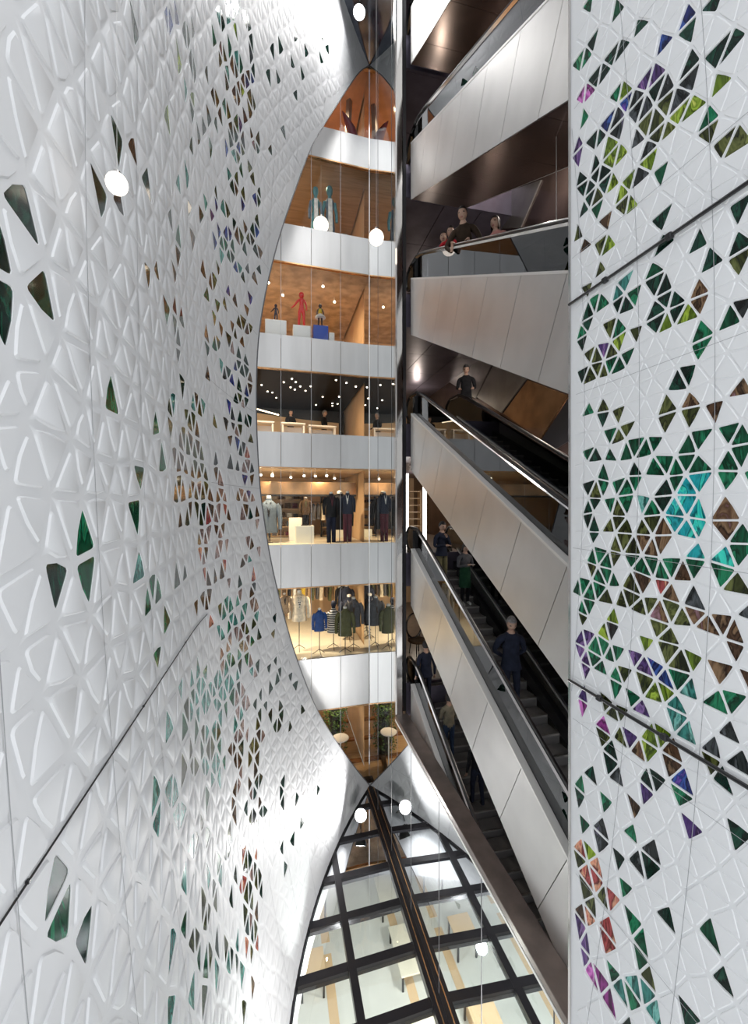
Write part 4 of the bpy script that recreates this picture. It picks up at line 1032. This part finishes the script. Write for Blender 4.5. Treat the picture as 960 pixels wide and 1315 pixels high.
def L_spot(pos, aim, e, ang=120, size=.25, col=(1,.98,.96)):
    d = (Vector(aim)-Vector(pos)).normalized()
    l = bpy.data.lights.new('flood_fill_spot', 'SPOT'); l.energy = e; l.spot_size = math.radians(ang); l.spot_blend = 1; l.shadow_soft_size = size; l.color = col  # serves both the floodlight beams and the added fill spots
    o = bpy.data.objects.new('flood_fill_spot', l); COL.objects.link(o); o.location = Vector(pos)+d*.06; o.rotation_euler = d.to_track_quat('-Z', 'Y').to_euler()
TP = atZ(461, 16, 19.85); floodlight(TP, (-.5, 9, 4), 'bright floodlight at the tip of the polished top soffit', 1)
FP = atZ(463, 1047, -9.75)
floodlight(FP, (1.2, 8, -1.5), 'dazzling white floodlight at the tip of the glass floor', 1)

# ================================================================= hall under the glass floor
rr = random.Random(9)
for i in range(15):
    x, y = -1.5+(i%3)*2.9+rr.uniform(-.3,.3), 6+(i//3)*2.7+rr.uniform(-.15,.15); w, d, h = rr.uniform(.8, 1.6), rr.uniform(.8, 2.2), rr.uniform(.5, 1.1)
    t = thing('display_table', 'pale display table seen through the glass floor', 'table', (x, y, ZL), 0, 'tables under the glass floor')
    m = MB(); m.box((0,0,h-.03), (w,d,.06), bev=.01); mk('tabletop', m, [M_WH, M_WALLW, M_CREAM][i%3], t)
    for sx in (-1, 1):
        for sy in (-1, 1): m = MB(); m.box((sx*(w/2-.06), sy*(d/2-.06), (h-.06)/2), (.06,.06,h-.06)); mk('leg', m, M_BLACK, t)
mb = MB()
for i in range(5):
    for j in range(3): mb.b2((-1+j*2.6, 5+i*2.6, ZL+.002), (-.7+j*2.6, 7.2+i*2.6, ZL+.01))
struct('floor_inlay_hall', mb, M_WALLW)
# ================================================================= camera, light, world
cam = bpy.data.cameras.new('camera'); co = bpy.data.objects.new('camera', cam); COL.objects.link(co)
co.location = (0, 0, EYE); co.rotation_euler = (PI/2, 0, -A)
cam.sensor_fit = 'AUTO'; cam.sensor_width = 36; cam.lens = F/1315*36; cam.shift_y = -9.5/1315; cam.clip_start = .05
SC.camera = co
w = bpy.data.worlds.new('world'); SC.world = w; w.use_nodes = True
w.node_tree.nodes['Background'].inputs[0].default_value = (.96,.98,1,1); w.node_tree.nodes['Background'].inputs[1].default_value = 1.34
def light(name, kind, loc, e, col=(1,1,1), size=.1, rot=None, sy=None, spot=None):
    l = bpy.data.lights.new(name, kind); l.energy = e; l.color = col
    if kind == 'AREA':
        l.size = size
        if sy: l.shape = 'RECTANGLE'; l.size_y = sy
    else: l.shadow_soft_size = size
    if spot: l.spot_size = spot; l.spot_blend = .6
    o = bpy.data.objects.new(name, l); COL.objects.link(o); o.location = loc
    if rot: o.rotation_euler = rot
    return o
WARM = (1, .74, .46)
for k in range(-2, 5):
    pw = {-2: 140, -1: 330, 0: 300, 1: 190, 2: 370, 3: 350, 4: 210}[k]
    for x in (-2.6, -.2, 2.2):
        lz = BOT[k+1]-.12 if k < 4 else 20.1
        l = light('shop_lamp', 'SPOT', (x, 18.9, lz), pw*(1.5 if x < 2 else 1.1), WARM if k != -1 else (1,.80,.54), .04, spot=math.radians(150)); l.rotation_euler = (.42, 0, 0); l.data.spot_blend = 1
for k in range(-2, 4):
    light('landing_lamp', 'POINT', (7.0, 20.5, k*H+2.5), 60, (1,.86,.7), .1)
for x, y in ((-1, 8), (2, 11), (2, 6), (5, 12), (6, 8)):
    light('hall_lamp', 'POINT', (x, y, ZL+3.4), 340, (1,.96,.90), .15)
for k in range(-2, 5):
    light('well_fill', 'POINT', (7.4, 10.5-.0*k, k*H+2.4), 170, (1,.90,.80), .12)  # added fill points that brighten the escalator well, no lamp fittings there
L_spot(tuple(FP), (-.5,11,0), 1000, 150, .2)
L_spot((3.2,5.5,-9.6), (1.0,12,-6), 1350, 150, .6)  # added fill spot below the view, lifts the lower left wall
L_spot((2.8,14.6,19.6), (-.5,12,10), 800, 160, .9)
L_spot((3.2,6,19.6), (-1,8,6), 1000, 150, .9)  # added fill spot above the view, lifts the upper left wall
V = SC.view_settings
SC.display_settings.display_device = 'sRGB'
V.view_transform = 'Standard'; V.look = 'None'; V.gamma = 1; V.use_curve_mapping = False; V.exposure = 0.0
cy = SC.cycles
cy.use_denoising = True; cy.max_bounces = 7; cy.diffuse_bounces = 3; cy.glossy_bounces = 5; cy.transparent_max_bounces = 16; cy.transmission_bounces = 4
cy.caustics_reflective = False; cy.caustics_refractive = False; cy.sample_clamp_indirect = 6
